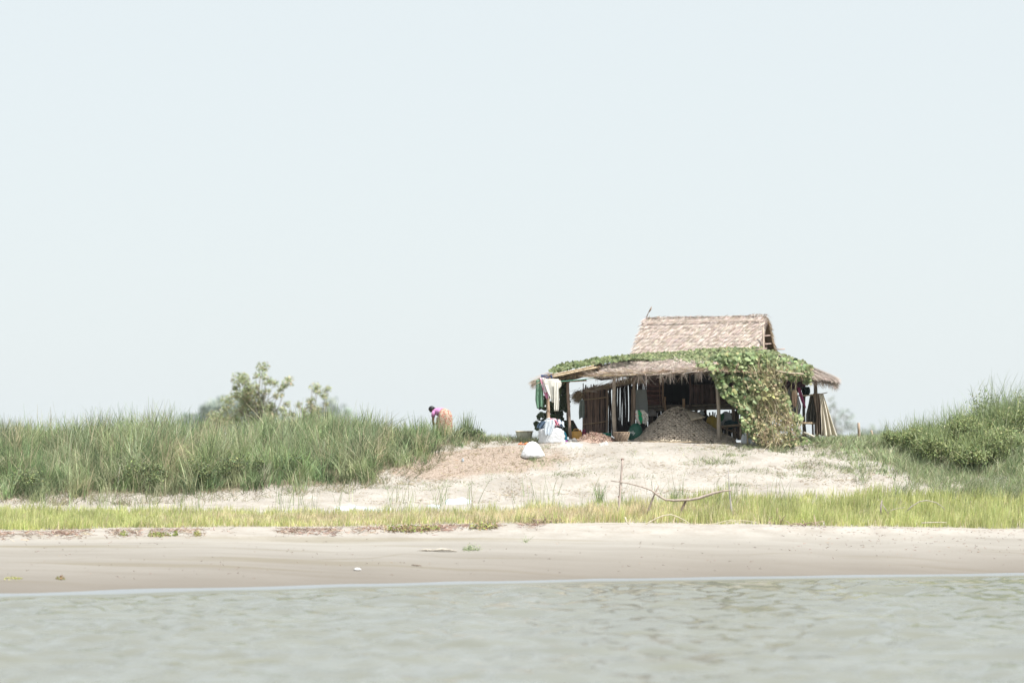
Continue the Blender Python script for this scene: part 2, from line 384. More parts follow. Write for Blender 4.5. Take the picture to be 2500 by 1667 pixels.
# ------------------------------------------------------------ grass
GR = [(.30,.38,.185),(.37,.45,.24),(.18,.24,.12),(.47,.52,.32),(.57,.57,.39)]
def scatter(n, p0, p1, Y0, Y1):
    Y = R.uniform(Y0, Y1, n); px = R.uniform(p0, p1, n); return px, Y, X(px, Y)
def grass(mb, x, Y, L, W, cols, lean=.18, bend=.35, segs=4, jit=.18, z=None, clump=True, w=None):
    n = len(x); z = G(x, Y) if z is None else z
    d = np.stack([R.normal(0, lean, n), R.normal(0, lean, n), np.ones(n)], 1)
    a = R.random(n)*6.3
    if clump: a = fbm(x*1.3, Y*1.3, 2)*14+R.normal(0, .8, n)
    bl = bend*L*R.uniform(.2, 1.3, n)
    bd = np.stack([np.cos(a)*bl+.06*L, np.sin(a)*bl, -.45*bl], 1)
    return blades(mb, np.stack([x, Y, z-.03], 1), d, L, W, bd, pick(cols, n, jit, w), segs)
# tall stand on the left bank
mb = MB()
tops_px = [-300,0,100,200,300,400,480,600,700,800,900,980,1060,1130,1200,1300]
tops_h  = [.98,.95,.98,1.1,1.2,1.2,1.0,1.0,1.12,1.08,.98,.72,.6,.58,.35,.2]
fr_px = [-300,0,450,700,900,1000,1100,1180,1280]; fr_Y = [91.9,91.9,92.2,92.7,93.4,94.6,96.3,97.4,98]
nT = 2600                                             # tussocks, each with its own height, lean and colour
tpx, tY, tx = scatter(nT, -250, 1250, 91, 101)
tfy = np.interp(tpx, fr_px, fr_Y)+1.2*fbm(tpx*.012, tY*0)+.5*fbm(tpx*.06, tY*0+3)
dn = fbm(tpx*.02+3, tY*.9, 3)
k = (tY > tfy) & (R.random(nT) < np.clip(.75+2.0*dn, .1, 1)*np.interp(tpx, [-250,900,1060,1250], [1,1,.55,.3]))
tpx, tY, tx, tfy = tpx[k], tY[k], tx[k], tfy[k]; nT = len(tpx)
th_ = np.interp(tpx, tops_px, tops_h)*(1+.8*fbm(tpx*.02, tY*.5))*np.clip(R.normal(1, .2, nT), .55, 1.5)*np.clip(.5+(tY-tfy)*.5, .35, 1)
tl = R.normal(0, .10, nT)+.02; tl2 = R.normal(0, .10, nT)
tc = pick(GR[:4], nT, .2); tc[R.random(nT) < .08] = (.58,.52,.34)
nb = R.integers(18, 46, nT); idx = np.repeat(np.arange(nT), nb); n = len(idx)
x = tx[idx]+R.normal(0, .13, n); Y = tY[idx]+R.normal(0, .13, n); z = G(x, Y)
sp = R.normal(0, .11, n); L = th_[idx]*R.uniform(.45, 1.12, n)*np.where(R.random(n) < .03, 1.25, 1)
d = np.stack([tl[idx]+sp, tl2[idx]+R.normal(0, .14, n), np.ones(n)], 1)
bl = L*R.random(n)**1.8*.6; bd = np.stack([np.sign(tl[idx]+sp+R.normal(0, .1, n))*bl, R.normal(0, .15, n)*L, -.5*bl], 1)
cc = np.clip(tc[idx]*R.normal(1, .24, (n, 1)), .02, .8); dead = R.random(n) < .07; cc[dead] = np.array((.62,.55,.38))*R.uniform(.8, 1.1, (dead.sum(), 1))
blades(mb, np.stack([x, Y, z-.03], 1), d, L, R.uniform(.014, .036, n), bd, cc, 5, .12)
tag(mb.build('tall_grass', M['grass']), 'stand of tall grey-green grass covering the left bank', 'grass', kind='stuff')
# finer dry undergrowth at its foot
mb = MB()
px, Y, x = scatter(60000, -250, 1330, 90.6, 98)
fy = np.interp(px, fr_px, fr_Y)
k = (Y > fy-.9+1.6*fbm(px*.02, Y*0+7)) & (Y < fy+2.2) & (R.random(len(px)) < np.clip(.55+2.4*fbm(px*.03, Y*1.2), .03, 1))
px, Y, x = px[k], Y[k], x[k]
grass(mb, x, Y, R.uniform(.12, .42, len(x)), R.uniform(.01, .018, len(x)), [(.30,.28,.18),(.38,.33,.23),(.22,.25,.14),(.27,.29,.18),(.45,.37,.27)], lean=.7, bend=.6, segs=3)
tag(mb.build('dry_grass', M['grass']), 'low dry straw and grass fringe at the foot of the tall stand', 'grass', kind='stuff')
# bright strip behind the beach
mb = MB()
px, Y, x = scatter(150000, -250, 2750, 84.5, 91.6)
c0 = np.interp(px, [-250,0,450,900,1150,1500,2100,2500,2750], [85.1,85.4,85.8,86.4,87.0,87.1,87.2,87.8,88.2])+.35*fbm(px*.012, px*0, 2)
c1 = np.interp(px, [-250,0,450,900,1150,1500,1800,2100,2500,2750], [89.6,89.5,89.2,88.9,89.4,90.0,90.6,90.9,91.4,91.6])+1.1*fbm(px*.014, px*0+2, 3)
k = (Y > c0) & (Y < c1) & (R.random(len(px)) < np.clip(.9+1.8*fbm(px*.03+8, Y*1.2, 3), .1, 1))
px, Y, x, c0, c1 = px[k], Y[k], x[k], c0[k], c1[k]
dry = np.clip(np.interp(px, [300,520,700,1000,1300,1500,1750,1950], [.1,.7,.9,.9,1,.95,.5,.1])*np.clip(1-np.abs((Y-c0)/(c1-c0+.01)-.45)*1.7, 0, 1)*1.35+.9*fbm(px*.02, Y*1.5, 3), 0, 1)
n = len(x)
ga = pick([(.55,.58,.24),(.62,.64,.29),(.42,.49,.19),(.70,.70,.36)], n, .12); gb = pick([(.76,.66,.44),(.80,.68,.50),(.70,.64,.40)], n, .15)
mk = R.random(n) < dry
cc = np.where(mk[:, None], gb, ga)
Lh = R.uniform(.2, .44, n)*(1+.9*fbm(px*.02+5, Y*.7, 3))*np.where(mk, .85, 1.0)*np.interp(px, [0,900,1700,2500], [.85,.8,1.05,1.1])*(1+1.1*fbm(px*.05, Y*2, 2))
z = G(x, Y)
d = np.stack([R.normal(0, .08, n), R.normal(0, .1, n), np.ones(n)], 1)
bd = np.stack([R.normal(.02, .05, n), R.normal(0, .06, n), -.02*np.ones(n)], 1)
blades(mb, np.stack([x, Y, z-.02], 1), d, Lh, R.uniform(.012, .022, n), bd, cc, 3)
tag(mb.build('marsh_grass', M['grass']), 'bright yellow-green marsh grass strip along the top of the beach', 'grass', kind='stuff')
# sparse blades standing above the strip
mb = MB()
px, Y, x = scatter(1500, -150, 2650, 88.2, 91.5)
k = fbm(px*.025+1, Y*0, 3) > .02
px, Y, x = px[k], Y[k], x[k]
grass(mb, x, Y, R.uniform(.4, .95, len(x)), R.uniform(.01, .018, len(x)), GR, lean=.15, bend=.25, segs=4, clump=False)
tag(mb.build('reed_blades', M['grass']), 'thin pale reed blades rising above the marsh grass strip', 'grass', kind='stuff')
# patches on the sandy slope
mb = MB()
for (a, r, wd, dp, n, hh) in [(1330,1130,60,.5,420,.16),(1440,1150,90,.3,500,.12),(1560,1110,26,.3,220,.2),(1510,1125,70,.5,300,.1),(1745,1130,60,.25,900,.22),(1790,1112,40,.2,300,.2),
        (1900,1100,30,.3,420,.3),(1850,1150,70,.3,500,.14),(1990,1140,70,.3,800,.24),(2040,1110,80,.5,1300,.22),(1960,1165,60,.25,500,.16),(2090,1150,60,.4,800,.25),(1800,1185,40,.2,300,.16),
        (1560,1165,60,.2,200,.14),(1380,1160,70,.2,350,.14),(1240,1150,60,.3,260,.14),(1120,1180,120,.3,500,.12),(980,1190,120,.4,700,.14),(1300,1098,60,.4,500,.14),(1690,1097,60,.3,500,.09),
        (1790,1098,70,.35,900,.12),(1900,1092,70,.35,1300,.16),(2010,1092,60,.4,1200,.2),(1840,1092,60,.3,700,.14),(1180,1165,80,.3,200,.1),(1650,1160,80,.3,120,.1),(1420,1100,60,.3,220,.08),
        (2070,1085,60,.6,1000,.28),(1300,1122,10,.1,140,.22),(1620,1090,160,.2,420,.06),(1480,1092,140,.2,260,.06)]:
    # find the distance on this column where the slope shows at that row
    Ys = np.linspace(90.5, 99, 200); rows = HY+(ZC-G(X(a, Ys), Ys))*F/Ys
    Yc = Ys[np.argmin(np.abs(rows-r))]
    px = R.normal(a, wd*.5, n); Y = R.normal(Yc, dp*.6, n); x = X(px, Y)
    k = R.random(n) < np.clip(.6+2.6*fbm(x*3, Y*3), 0, 1); px, Y, x = px[k], Y[k], x[k]
    grass(mb, x, Y, R.uniform(.4, 1.2, len(x))*hh, R.uniform(.01, .017, len(x)), GR+[(.33,.30,.2),(.25,.26,.16)], lean=.5, bend=.5, segs=3)
tag(mb.build('grass_patches', M['grass']), 'thin patchy grass creeping over the sandy slope below the hut', 'grass', kind='stuff')
# straw litter
mb = MB()
px, Y, x = scatter(30000, 850, 2250, 90.8, 97.6)
k = R.random(len(px)) < np.clip(.12+2.2*fbm(px*.012+20, Y*1.2+4, 4)+.5*np.exp(-((px-1130)/190)**2-((Y-95)/1.6)**2), 0, 1)
px, Y, x = px[k], Y[k], x[k]; n = len(x)
d = R.normal(size=(n, 3)); d[:, 2] = np.abs(d[:, 2])*.12+.05
blades(mb, np.stack([x, Y, G(x, Y)+.01], 1), d, R.uniform(.04, .17, n), R.uniform(.008, .018, n), R.normal(0, .02, (n, 3)), pick([(.45,.36,.26),(.52,.43,.33),(.30,.24,.16),(.38,.33,.2)], n, .2), 2)
tag(mb.build('straw_litter', M['straw']), 'scattered straw and husk litter on the sandy slope', 'litter', kind='stuff')
# grass of the right bank
mb = MB()
px, Y, x = scatter(46000, 2000, 2800, 91.5, 102)
fy = np.interp(px, [2000,2080,2150,2250,2400,2800], [96.2,94.4,93.0,92.4,92.2,92.0])+1.2*fbm(px*.02, Y*0+1)
h = np.interp(px, [2020,2100,2200,2300,2400,2480,2800], [.25,.36,.42,.5,.68,1.0,1.2])*(1+1.2*fbm(px*.03, Y*.5+4))
k = (Y > fy) & (R.random(len(px)) < np.clip(.7+2.2*fbm(px*.02+9, Y*.8, 3), .05, 1)); h = h*(1+1.3*fbm(x*2.2, Y*2.2, 2))
px, Y, x, h, fy = px[k], Y[k], x[k], h[k], fy[k]
L = h*R.uniform(.4, 1.2, len(h))*np.clip(.35+(Y-fy)*.35, .3, 1)
grass(mb, x, Y, L, R.uniform(.014, .032, len(L)), GR, segs=5, lean=.25, bend=.5)
px, Y, x = scatter(20000, 2080, 2800, 91.0, 94.8)
k = R.random(len(px)) < np.clip(.3+2.8*fbm(px*.02+3, Y*.8, 3), 0, 1); px, Y, x = px[k], Y[k], x[k]
grass(mb, x, Y, R.uniform(.3, .75, len(x)), R.uniform(.01, .018, len(x)), GR+[(.4,.38,.25)], segs=4, lean=.3, bend=.6)
tag(mb.build('bank_grass', M['grass']), 'long arching grass on the raised right bank', 'grass', kind='stuff')
# plateau skyline grass
mb = MB()
px, Y, x = scatter(9000, 1000, 1330, 97.2, 101)
k = R.random(len(px)) < np.clip(.35+2.5*fbm(px*.04, Y*.6, 3), 0.02, 1); px, Y, x = px[k], Y[k], x[k]
grass(mb, x, Y, R.uniform(.08, .42, len(x))*np.interp(px, [1000,1150,1330], [1.2,1,.75]), R.uniform(.009, .016, len(x)), GR, segs=4, lean=.4, bend=.5)
px, Y, x = scatter(9000, 1930, 2330, 98.5, 104)
grass(mb, x, Y, R.uniform(.12, .5, len(x)), R.uniform(.01, .018, len(x)), GR, segs=4, lean=.3, bend=.45)
tag(mb.build('skyline_grass', M['grass']), 'short grass along the skyline either side of the hut', 'grass', kind='stuff')

# ------------------------------------------------------------ shrubs and weeds
def shrub(px, Y, wd, hh, cols, label, n=1500, leaf=.07, cat='shrub', group=None, name='shrub', lumps=7, spiky=0, zb=None):
    x = X(px, Y); z0 = gz(x, Y) if zb is None else zb
    r = empty(name, (x, Y, z0), label, cat, group)
    st = MB(); lf = MB(); ctrs = []
    for k in range(lumps):
        a = R.random()*6.3; q = R.random()**.5
        c = np.array([x+math.cos(a)*q*wd*.42, Y+math.sin(a)*q*wd*.35, z0+hh*R.uniform(.35, .85)*(1-.35*q)])
        ctrs.append((c, R.uniform(.16, .3)*min(wd, hh*1.2)))
        tube(st, [(x+R.normal(0, .05), Y+R.normal(0, .05), z0-.05), ((x+c[0])/2+R.normal(0, .05), (Y+c[1])/2, (z0+c[2])/2), c], [.02, .014, .006], 5, (.12, .10, .07))
    pp = []
    for c, rd in ctrs:
        m = n//lumps; d = R.normal(size=(m, 3)); d /= np.linalg.norm(d, axis=1)[:, None]
        pp.append(c+d*rd*(R.random((m, 1))**.45)*np.array([1.15, 1.1, .95])*R.uniform(.75, 1.35, (m, 1)))
    pp = np.concatenate(pp); pp[:, 2] = np.maximum(pp[:, 2], z0+.02)
    nn = R.normal(size=pp.shape); nn[:, 2] = np.abs(nn[:, 2])+.5; nn[:, 1] -= .3
    leaves(lf, pp, nn, R.uniform(.6, 1.3, len(pp))*leaf, pick(cols, len(pp), .28), .1, 6, .42)
    if spiky:
        m = spiky; b = pp[R.integers(0, len(pp), m)]
        blades(lf, b, np.stack([R.normal(0, .3, m), R.normal(0, .3, m), np.ones(m)], 1), R.uniform(.18, .62, m), R.uniform(.01, .024, m), R.normal(0, .12, (m, 3))-[0, 0, .05], pick(list(cols)+GR[:2], m), 3)
    st.build('stem', M['bark'], r); lf.build('foliage', M['leaf'], r)
    return r
YG = [(.24,.29,.12),(.30,.35,.15),(.17,.22,.09),(.38,.41,.20)]
DG = [(.12,.16,.08),(.17,.21,.11),(.09,.12,.06)]
GP = 'shrubs massed on the right bank'
for a in [(2215,97.0,1.7,.6,'low broad shrub at the left end of the right-bank thicket'),
          (2260,95.8,1.9,.85,'yellow-green shrub in front of the right-bank thicket, left of centre'),
          (2330,97.2,1.9,.85,'rounded shrub in the middle of the right-bank thicket'),
          (2295,94.6,1.9,.95,'low sunlit shrub at the foot of the right bank thicket'),
          (2380,96.0,2.0,1.1,'bright green shrub on the right bank below the tall reeds'),
          (2450,98.2,2.0,1.55,'tall shrub under the highest reed plumes on the right bank'),
          (2492,96.4,1.9,1.4,'shrub cut by the right edge of the photo'),
          (2375,94.0,1.9,1.0,'small dark shrub at the bottom of the right bank'),
          (2455,94.4,1.9,1.2,'low shrub at the bottom right of the thicket, near the photo edge')]:
    shrub(a[0], a[1], a[2], a[3], YG if a[1] < 97.5 else YG+DG, a[4], 3800, .085, group=GP, lumps=12, spiky=500)
for px_, Y_, lab in [(60,92.8,'dark green shrub low in the tall grass at the left edge'),(470,93.2,'dark leafy shrub half hidden low in the tall grass'),
                (600,94.0,'dark shrub deep in the tall grass below the yellow-green tree'),(350,93.2,'small leafy shrub in the left part of the tall grass'),(720,94.6,'dark leafy shrub near the right end of the tall grass stand')]:
    shrub(px_, Y_-.35, 1.7, .95, DG+YG[:2], lab, 1300, .08, group='dark shrubs inside the tall grass', lumps=7)
shrub(1145, 98.2, .85, .52, DG+[(.2,.25,.12)], 'leafy dark weed clump right of the bent woman', 700, .08, 'weed', name='weed', lumps=7, spiky=60)
mb = MB()
n = 160; x = X(1138, 98.3)+R.normal(0, .16, n); Y = 98.3+R.normal(0, .12, n)
grass(mb, x, Y, R.uniform(.4, 1.12, n)*(1-.6*np.abs(x-X(1140, 98.3))), R.uniform(.012, .022, n), GR[:3], lean=.1, bend=.12, segs=4, clump=False)
tag(mb.build('reed_tuft', M['grass']), 'pointed tall grass tuft standing right of the bent woman', 'grass tuft')
for px_, Y_, hh, lab in [(1330,97.0,.36,'grass tuft at the foot of the big white clothes sack'),(1620+25,89.6,.85,'arching pale grass tuft beside the drift fence'),(1465,90.5,.7,'slender weed with a feathery top left of the tall stake'),
                     (2250,97.4,1.1,'thin reed clump at the left end of the right-bank thicket'),(2395,97.6,1.5,'reed clump between the dark stems and the tallest reeds'),(2490,97.2,1.9,'tall reed clump cut by the right photo edge'),
                     (2440,96.6,2.3,'tallest reed clump against the sky on the right bank'),(2325,97.5,1.35,'dark reed stems left of the tallest reeds'),(1040,97.6,.95,'tall grass clump just left of the bent woman')]:
    mb = MB(); n = 220 if hh > 1 or px_ == 1040 else 60; s = .3 if hh > 1 or px_ == 1040 else .07
    x = X(px_, Y_)+R.normal(0, s, n); Y = Y_+R.normal(0, s, n)
    grass(mb, x, Y, R.uniform(.45, 1.1, n)*hh, R.uniform(.011, .02, n), GR[:4], lean=.16 if hh < 1 else .12, bend=.3, segs=5, clump=False)
    tag(mb.build('reed_tuft', M['grass']), lab, 'grass tuft')

# ------------------------------------------------------------ distant trees
def tree(px, Y, ytop, wpx, cols, label, clumps, nl, leaf, seed, name='tree', group='trees beyond the bank'):
    rr = np.random.default_rng(seed); x = X(px, Y); z0 = gz(x, Y); H = Z(ytop, Y)-z0; wd = wpx/F*Y
    r = empty(name, (x, Y, z0), label, 'tree', group)
    tr = MB(); lf = MB()
    bc = (.30, .27, .23)
    pts = [(x, Y, z0-.2), (x+wd*.03, Y, z0+H*.35), (x-wd*.02, Y, z0+H*.62), (x, Y, z0+H*.93)]
    tube(tr, pts, [H*.022, H*.018, H*.012, H*.004], 7, bc, wob=.03)
    for (cx, cy, cr) in clumps:    # px, row, radius px
        c = P(cx, cy, Y); c[1] += rr.normal(0, wd*.18); rad = cr/F*Y*(1.25 if Y > 400 else 1)
        t = .25+.5*rr.random(); b = np.array([x, Y, z0+H*t*.8])
        tube(tr, [b, (b+c)/2+np.array([0, 0, -H*.03]), c], [H*.006, H*.004, H*.002], 5, bc, wob=.12)
        m = int(nl*(cr/20)**2); d = rr.normal(size=(m, 3)); d /= np.linalg.norm(d, axis=1)[:, None]
        p = c+d*rad*1.3*rr.random((m, 1))**.6*np.array([1, 1, .85])
        nn = rr.normal(size=(m, 3)); nn[:, 2] = np.abs(nn[:, 2])+.4
        leaves(lf, p, nn, leaf*rr.uniform(.6, 1.3, m), pick(cols, m, .18), .2, 6, .75)
    tr.build('trunk', M['bark'], r); lf.build('crown', M['leaf'], r)
YT = [(.36,.42,.22),(.43,.48,.26),(.46,.47,.28),(.28,.34,.19),(.38,.43,.23),(.52,.44,.30)]
T1 = [(520,1020,20),(545,1030,22),(500,1040,16),(600,1050,24),(650,1050,24),(700,1050,22),(575,965,16),(600,975,15),(630,960,12),(655,995,13),(610,955,12),(585,925,18),(575,945,10),(600,925,12),(610,945,18),(605,965,20),(625,985,20),(600,990,16),(640,897,15),(628,918,9),(648,920,8),(655,930,12),(668,935,9),(690,940,9),(705,930,13),(685,950,8),
      (675,965,8),(690,965,7),(650,955,9),(635,1000,18),(660,990,11),(655,1010,18),(700,985,9),(690,1000,9),(560,980,16),(585,1005,22),(620,1020,24),(665,1025,18),(695,1010,10),(570,1025,20),(640,1040,25),(550,1000,10),(632,945,8),(640,970,8),(700,1035,14)]
tree(635, 165, 900, 165, YT, 'yellow-green open-crowned tree, the tallest on the skyline left of centre', T1, 340, .115, 3)
T2 = [(730,1045,20),(780,1045,20),(820,1040,16),(745,1020,14),(770,1015,14),(805,1025,13),(770,945,13),(775,957,7),(798,950,10),(790,965,10),(760,978,11),(757,992,12),(728,988,9),(740,1003,10),(775,1000,12),(712,1010,10),(795,985,7),(760,1020,20),(720,1030,16),(790,1030,14),(800,1010,8)]
tree(762, 170, 940, 100, YT, 'smaller yellow-green tree right of the tallest skyline tree', T2, 340, .115, 4)
BG = [(.34,.41,.34),(.42,.48,.40),(.28,.34,.30)]  # foliage paled towards blue-grey: distance haze put into the leaf colour
tree(500, 900, 985, 150, BG, 'hazy grey-green tree rising left behind the yellow-green tree', [(520,1000,18),(500,1000,10),(535,985,16),(545,1010,24),(510,1025,24),(475,1030,18),(455,1020,10),(450,1040,18),(560,1000,20),(580,1030,30),(430,1050,14),(600,1045,26),(485,1050,24)], 200, 1.3, 5)
tree(610, 1000, 965, 120, BG, 'hazy bluish tree directly behind the yellow-green tree', [(600,985,26),(575,1000,22),(630,1010,30),(660,1030,26),(690,1045,20),(600,1035,30)], 160, 1.4, 6)
tree(815, 1400, 975, 120, BG, 'faint hazy tree behind the smaller yellow-green tree', [(805,985,14),(820,1000,18),(845,1010,16),(785,1005,18),(860,1030,18),(820,1035,28),(770,1030,26),(740,1045,20),(880,1050,12)], 80, 2.0, 7)
tree(30, 1300, 1032, 80, BG, 'faint hazy bush line far beyond the left edge of the grass', [(10,1045,12),(35,1042,14),(60,1050,12),(85,1056,10),(250,1046,8)], 90, 1.8, 8)
tree(2040, 600, 985, 110, BG+[(.2,.18,.12)], 'hazy thin-crowned tree behind the right end of the hut', [(2025,975,6),(2030,990,8),(2020,1000,8),(2050,1010,9),(2065,1005,7),(2075,1015,8),(2040,1025,12),(2065,1035,13),(2025,1040,12),(2085,1045,12),(2045,1050,16),(2015,1020,9),(2105,1058,8)], 110, .6, 9)
tree(2140, 900, 1040, 60, BG, 'low dark bush far off between the fence stakes and right bank', [(2115,1052,8),(2128,1045,8),(2122,1060,10),(2150,1055,10),(2170,1062,10),(2100,1062,8)], 160, 1.0, 10)
# ------------------------------------------------------------ the hut
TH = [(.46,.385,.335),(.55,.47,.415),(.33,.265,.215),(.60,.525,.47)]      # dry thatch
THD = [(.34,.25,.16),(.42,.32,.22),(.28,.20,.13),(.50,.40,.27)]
def bil(c):
    c = [np.array(q, float) for q in c]
    return lambda u, v: (c[0]*(1-u)[..., None]*(1-v)[..., None]+c[1]*u[..., None]*(1-v)[..., None]+c[2]*u[..., None]*v[..., None]+c[3]*(1-u)[..., None]*v[..., None])
def thatch(mb, c, th=.10, n=3000, L=.35, cols=TH, skew=0., fringe=0, lift=.12, nu=20, nv=10, wav=.03, sag=0., fr=.35, rows=0, W=(.012, .03)):
    """c = eave-left, eave-right, ridge-right, ridge-left"""
    f = bil(c); c = [np.array(q, float) for q in c]
    nrm = np.cross(c[1]-c[0], c[3]-c[0]); nrm /= np.linalg.norm(nrm); nrm *= np.sign(nrm[2])
    dn = (c[0]+c[1]-c[2]-c[3]); dn /= np.linalg.norm(dn); rt = c[1]-c[0]; rt /= np.linalg.norm(rt)
    def top(u, v):
        p = f(u, v)+nrm*(wav*fbm(u*6, v*4, 3)*2)[..., None]; p[..., 2] -= sag*np.sin(u*math.pi)*(1-v); return p
    base = np.array(cols).mean(0)
    grid(mb, top, nu, nv, base*.8); grid(mb, lambda u, v: top(u, v)-nrm*th, nu, nv, base*.55)
    u = R.random(n); v = R.random(n)
    if rows: v = (np.floor(v*rows)+.92+R.normal(0, .06, n))/rows
    v = np.clip(v, 0, 1.0)
    b = top(u, v)+nrm*R.uniform(.0, .03, n)[:, None]
    d = dn[None]+rt[None]*(skew+R.normal(0, .18, n))[:, None]+nrm[None]*R.normal(lift, .06, n)[:, None]
    ll = L*R.uniform(.6, 1.2, n); ll = np.minimum(ll, v*np.linalg.norm(c[0]-c[3])+fr*R.random(n)*.6)+.03
    blades(mb, b, d, ll, R.uniform(*W, n), nrm[None]*-.02+np.array([0, 0, -.03]), pick(cols, n, .16), 2, .3, side=np.cross(d, nrm)/np.linalg.norm(np.cross(d, nrm), axis=1)[:, None])
    if fringe:
        u = R.random(fringe); b = f(u, u*0+.03); b = b-nrm*th*R.random(fringe)[:, None]
        d = dn[None]*.8+R.normal(0, .25, (fringe, 3))+np.array([0, 0, -.7])
        blades(mb, b, d, fr*R.random(fringe)**1.6+.04, R.uniform(.008, .02, fringe), R.normal(0, .03, (fringe, 3)), pick(cols, fringe, .2), 2)
    return mb
H = empty('thatched_hut', P(1650, 1072, 98.5), 'stilted thatched hut with a wide porch roof, standing on the sandy mound', 'hut')
# upper roof
eL, eR = P(1545, 872, 99.7), P(1850, 868, 99.0); rL, rR = P(1579, 777, 101.7), P(1871, 772, 101.0); bL, bR = P(1612, 868, 103.7), P(1894, 864, 103.0)
mb = MB(); thatch(mb, [eL, eR, rR, rL], .12, 15000, .30, TH, skew=-.55, fringe=500, rows=11, nu=30, nv=14, lift=.24, fr=.2, W=(.016, .04))
ro = mb.build('upper_roof', M['straw'], H)
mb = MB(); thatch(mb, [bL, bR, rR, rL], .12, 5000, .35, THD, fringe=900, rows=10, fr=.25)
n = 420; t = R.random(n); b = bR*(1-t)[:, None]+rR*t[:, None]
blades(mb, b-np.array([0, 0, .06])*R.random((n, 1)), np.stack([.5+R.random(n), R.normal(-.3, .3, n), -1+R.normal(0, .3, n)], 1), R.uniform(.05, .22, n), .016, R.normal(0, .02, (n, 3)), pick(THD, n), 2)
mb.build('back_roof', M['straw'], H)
mb = MB(); n = 420; t = R.random(n); b = eR*(1-t)[:, None]+rR*t[:, None]
blades(mb, b, np.stack([.25+R.random(n)*.5, R.normal(-.3, .3, n), -1+R.normal(0, .3, n)], 1), R.uniform(.04, .16, n), .016, R.normal(0, .02, (n, 3)), pick(TH, n), 2)
b = eL*(1-t)[:, None]+rL*t[:, None]
blades(mb, b, np.stack([-.5-R.random(n)*.5, R.normal(-.2, .3, n), -1+R.normal(0, .3, n)], 1), R.uniform(.04, .16, n), .016, R.normal(0, .02, (n, 3)), pick(TH, n), 2)
mb.build('gable_fringe', M['straw'], ro)
mb = MB(); n = 600; t = R.random(n); b = rL*(1-t)[:, None]+rR*t[:, None]+np.array([0, -.05, .02])
b[:, 2] += .05*np.abs(fbm(t*9, t*0))+.03*(t > .85)
a = R.random(n)*6.3
blades(mb, b, np.stack([np.cos(a), -.4-R.random(n), R.normal(-.1, .3, n)], 1), R.uniform(.06, .22, n), .02, R.normal(0, .03, (n, 3))-[0, 0, .05], pick(TH, n), 2)
mb.build('ridge_thatch', M['straw'], ro)
mb = MB(); tube(mb, [P(1567, 790, 101.2), P(1600, 786, 101.2), P(1700, 784, 100.95), P(1800, 782.5, 100.75), P(1862, 783, 100.6)], .022, 6, (.62, .52, .45), wob=.015); mb.build('ridge_binding', M['bark'], ro)
mb = MB(); tube(mb, [P(1576, 790, 101.6), P(1580, 770, 101.6), P(1586, 758, 101.6)], [.018, .015, .012], 6, (.22, .17, .14)); tube(mb, [P(1584, 762, 101.6), P(1588, 756, 101.6), P(1591, 748, 101.6)], [.018, .035, .008], 6, (.27, .20, .15)); mb.build('ridge_stick', M['bark'], ro)
# open gable: recessed thatch panel coloured dark for the roof underside's shade, with poles
mb = MB(); off = np.array([-.22, 0, 0])
a, b_, c_ = eR+off, bR+off, rR+off-np.array([0, 0, .1])
mb.add([a, b_, c_], [[0, 1, 2]], (.16, .12, .09))
n = 1500; s = R.random((n, 2)); s = np.where(s.sum(1)[:, None] > 1, 1-s, s); p = a+(b_-a)*s[:, :1]+(c_-a)*s[:, 1:]
blades(mb, p+[.02, 0, 0], np.stack([R.normal(0, .1, n)+.1, R.normal(0, .3, n), -np.ones(n)], 1), .2*R.uniform(.5, 1.2, n), .03, R.normal(0, .02, (n, 3)), pick([(.30,.22,.16),(.22,.16,.12)], n), 1)
mb.build('gable_shade_panel', M['straw'], H)
mb = MB(); tube(mb, [P(1864, 862, 99.4), P(1863, 800, 99.6)], .03, 6, (.55, .45, .36), wob=.01); mb.build('gable_pole', M['bark'], H)
for q in ([(1845,853,98.9),(1872,851,98.9)], [(1866,820,99.7),(1880,819,100.5)], [(1868,840,99.7),(1882,839,100.6)], [(1894,853,99.2),(1916,852,99.1)]):
    mb = MB(); tube(mb, [P(*q[0]), P(*q[1])], .022, 6, (.55, .42, .36)); mb.build('purlin', M['bark'], H)

# porch roof: front lobe, left wing, right wing, rear
mb = MB()
A0, A1, A2 = P(1449, 917, 96.8), P(1560, 911, 96.4), P(1745, 902, 96.1)
B0, B1, B2 = P(1452, 893, 98.6), P(1548, 871, 99.3), P(1760, 860, 99.4)
thatch(mb, [A0, A1, B1, B0], .12, 3200, .6, TH, skew=.35, fringe=160, lift=.05, wav=.07, fr=.22)
thatch(mb, [A1, A2, B2, B1], .12, 5200, .6, TH, skew=-.25, fringe=120, lift=.05, wav=.07, fr=.18)
n = 900; s = R.random(n); b = np.where((s < .4)[:, None], A0+(A1-A0)*(s/.4)[:, None], A1+(A2-A1)*((s-.4)/.6)[:, None])+R.normal(0, .02, (n, 3))+[0, .03, .01]
blades(mb, b, np.stack([R.choice([-1, 1], n)+R.normal(0, .3, n), R.normal(0, .2, n), R.normal(0, .16, n)], 1), R.uniform(.2, .7, n), .016, R.normal(0, .04, (n, 3)), pick(TH+THD, n), 2)
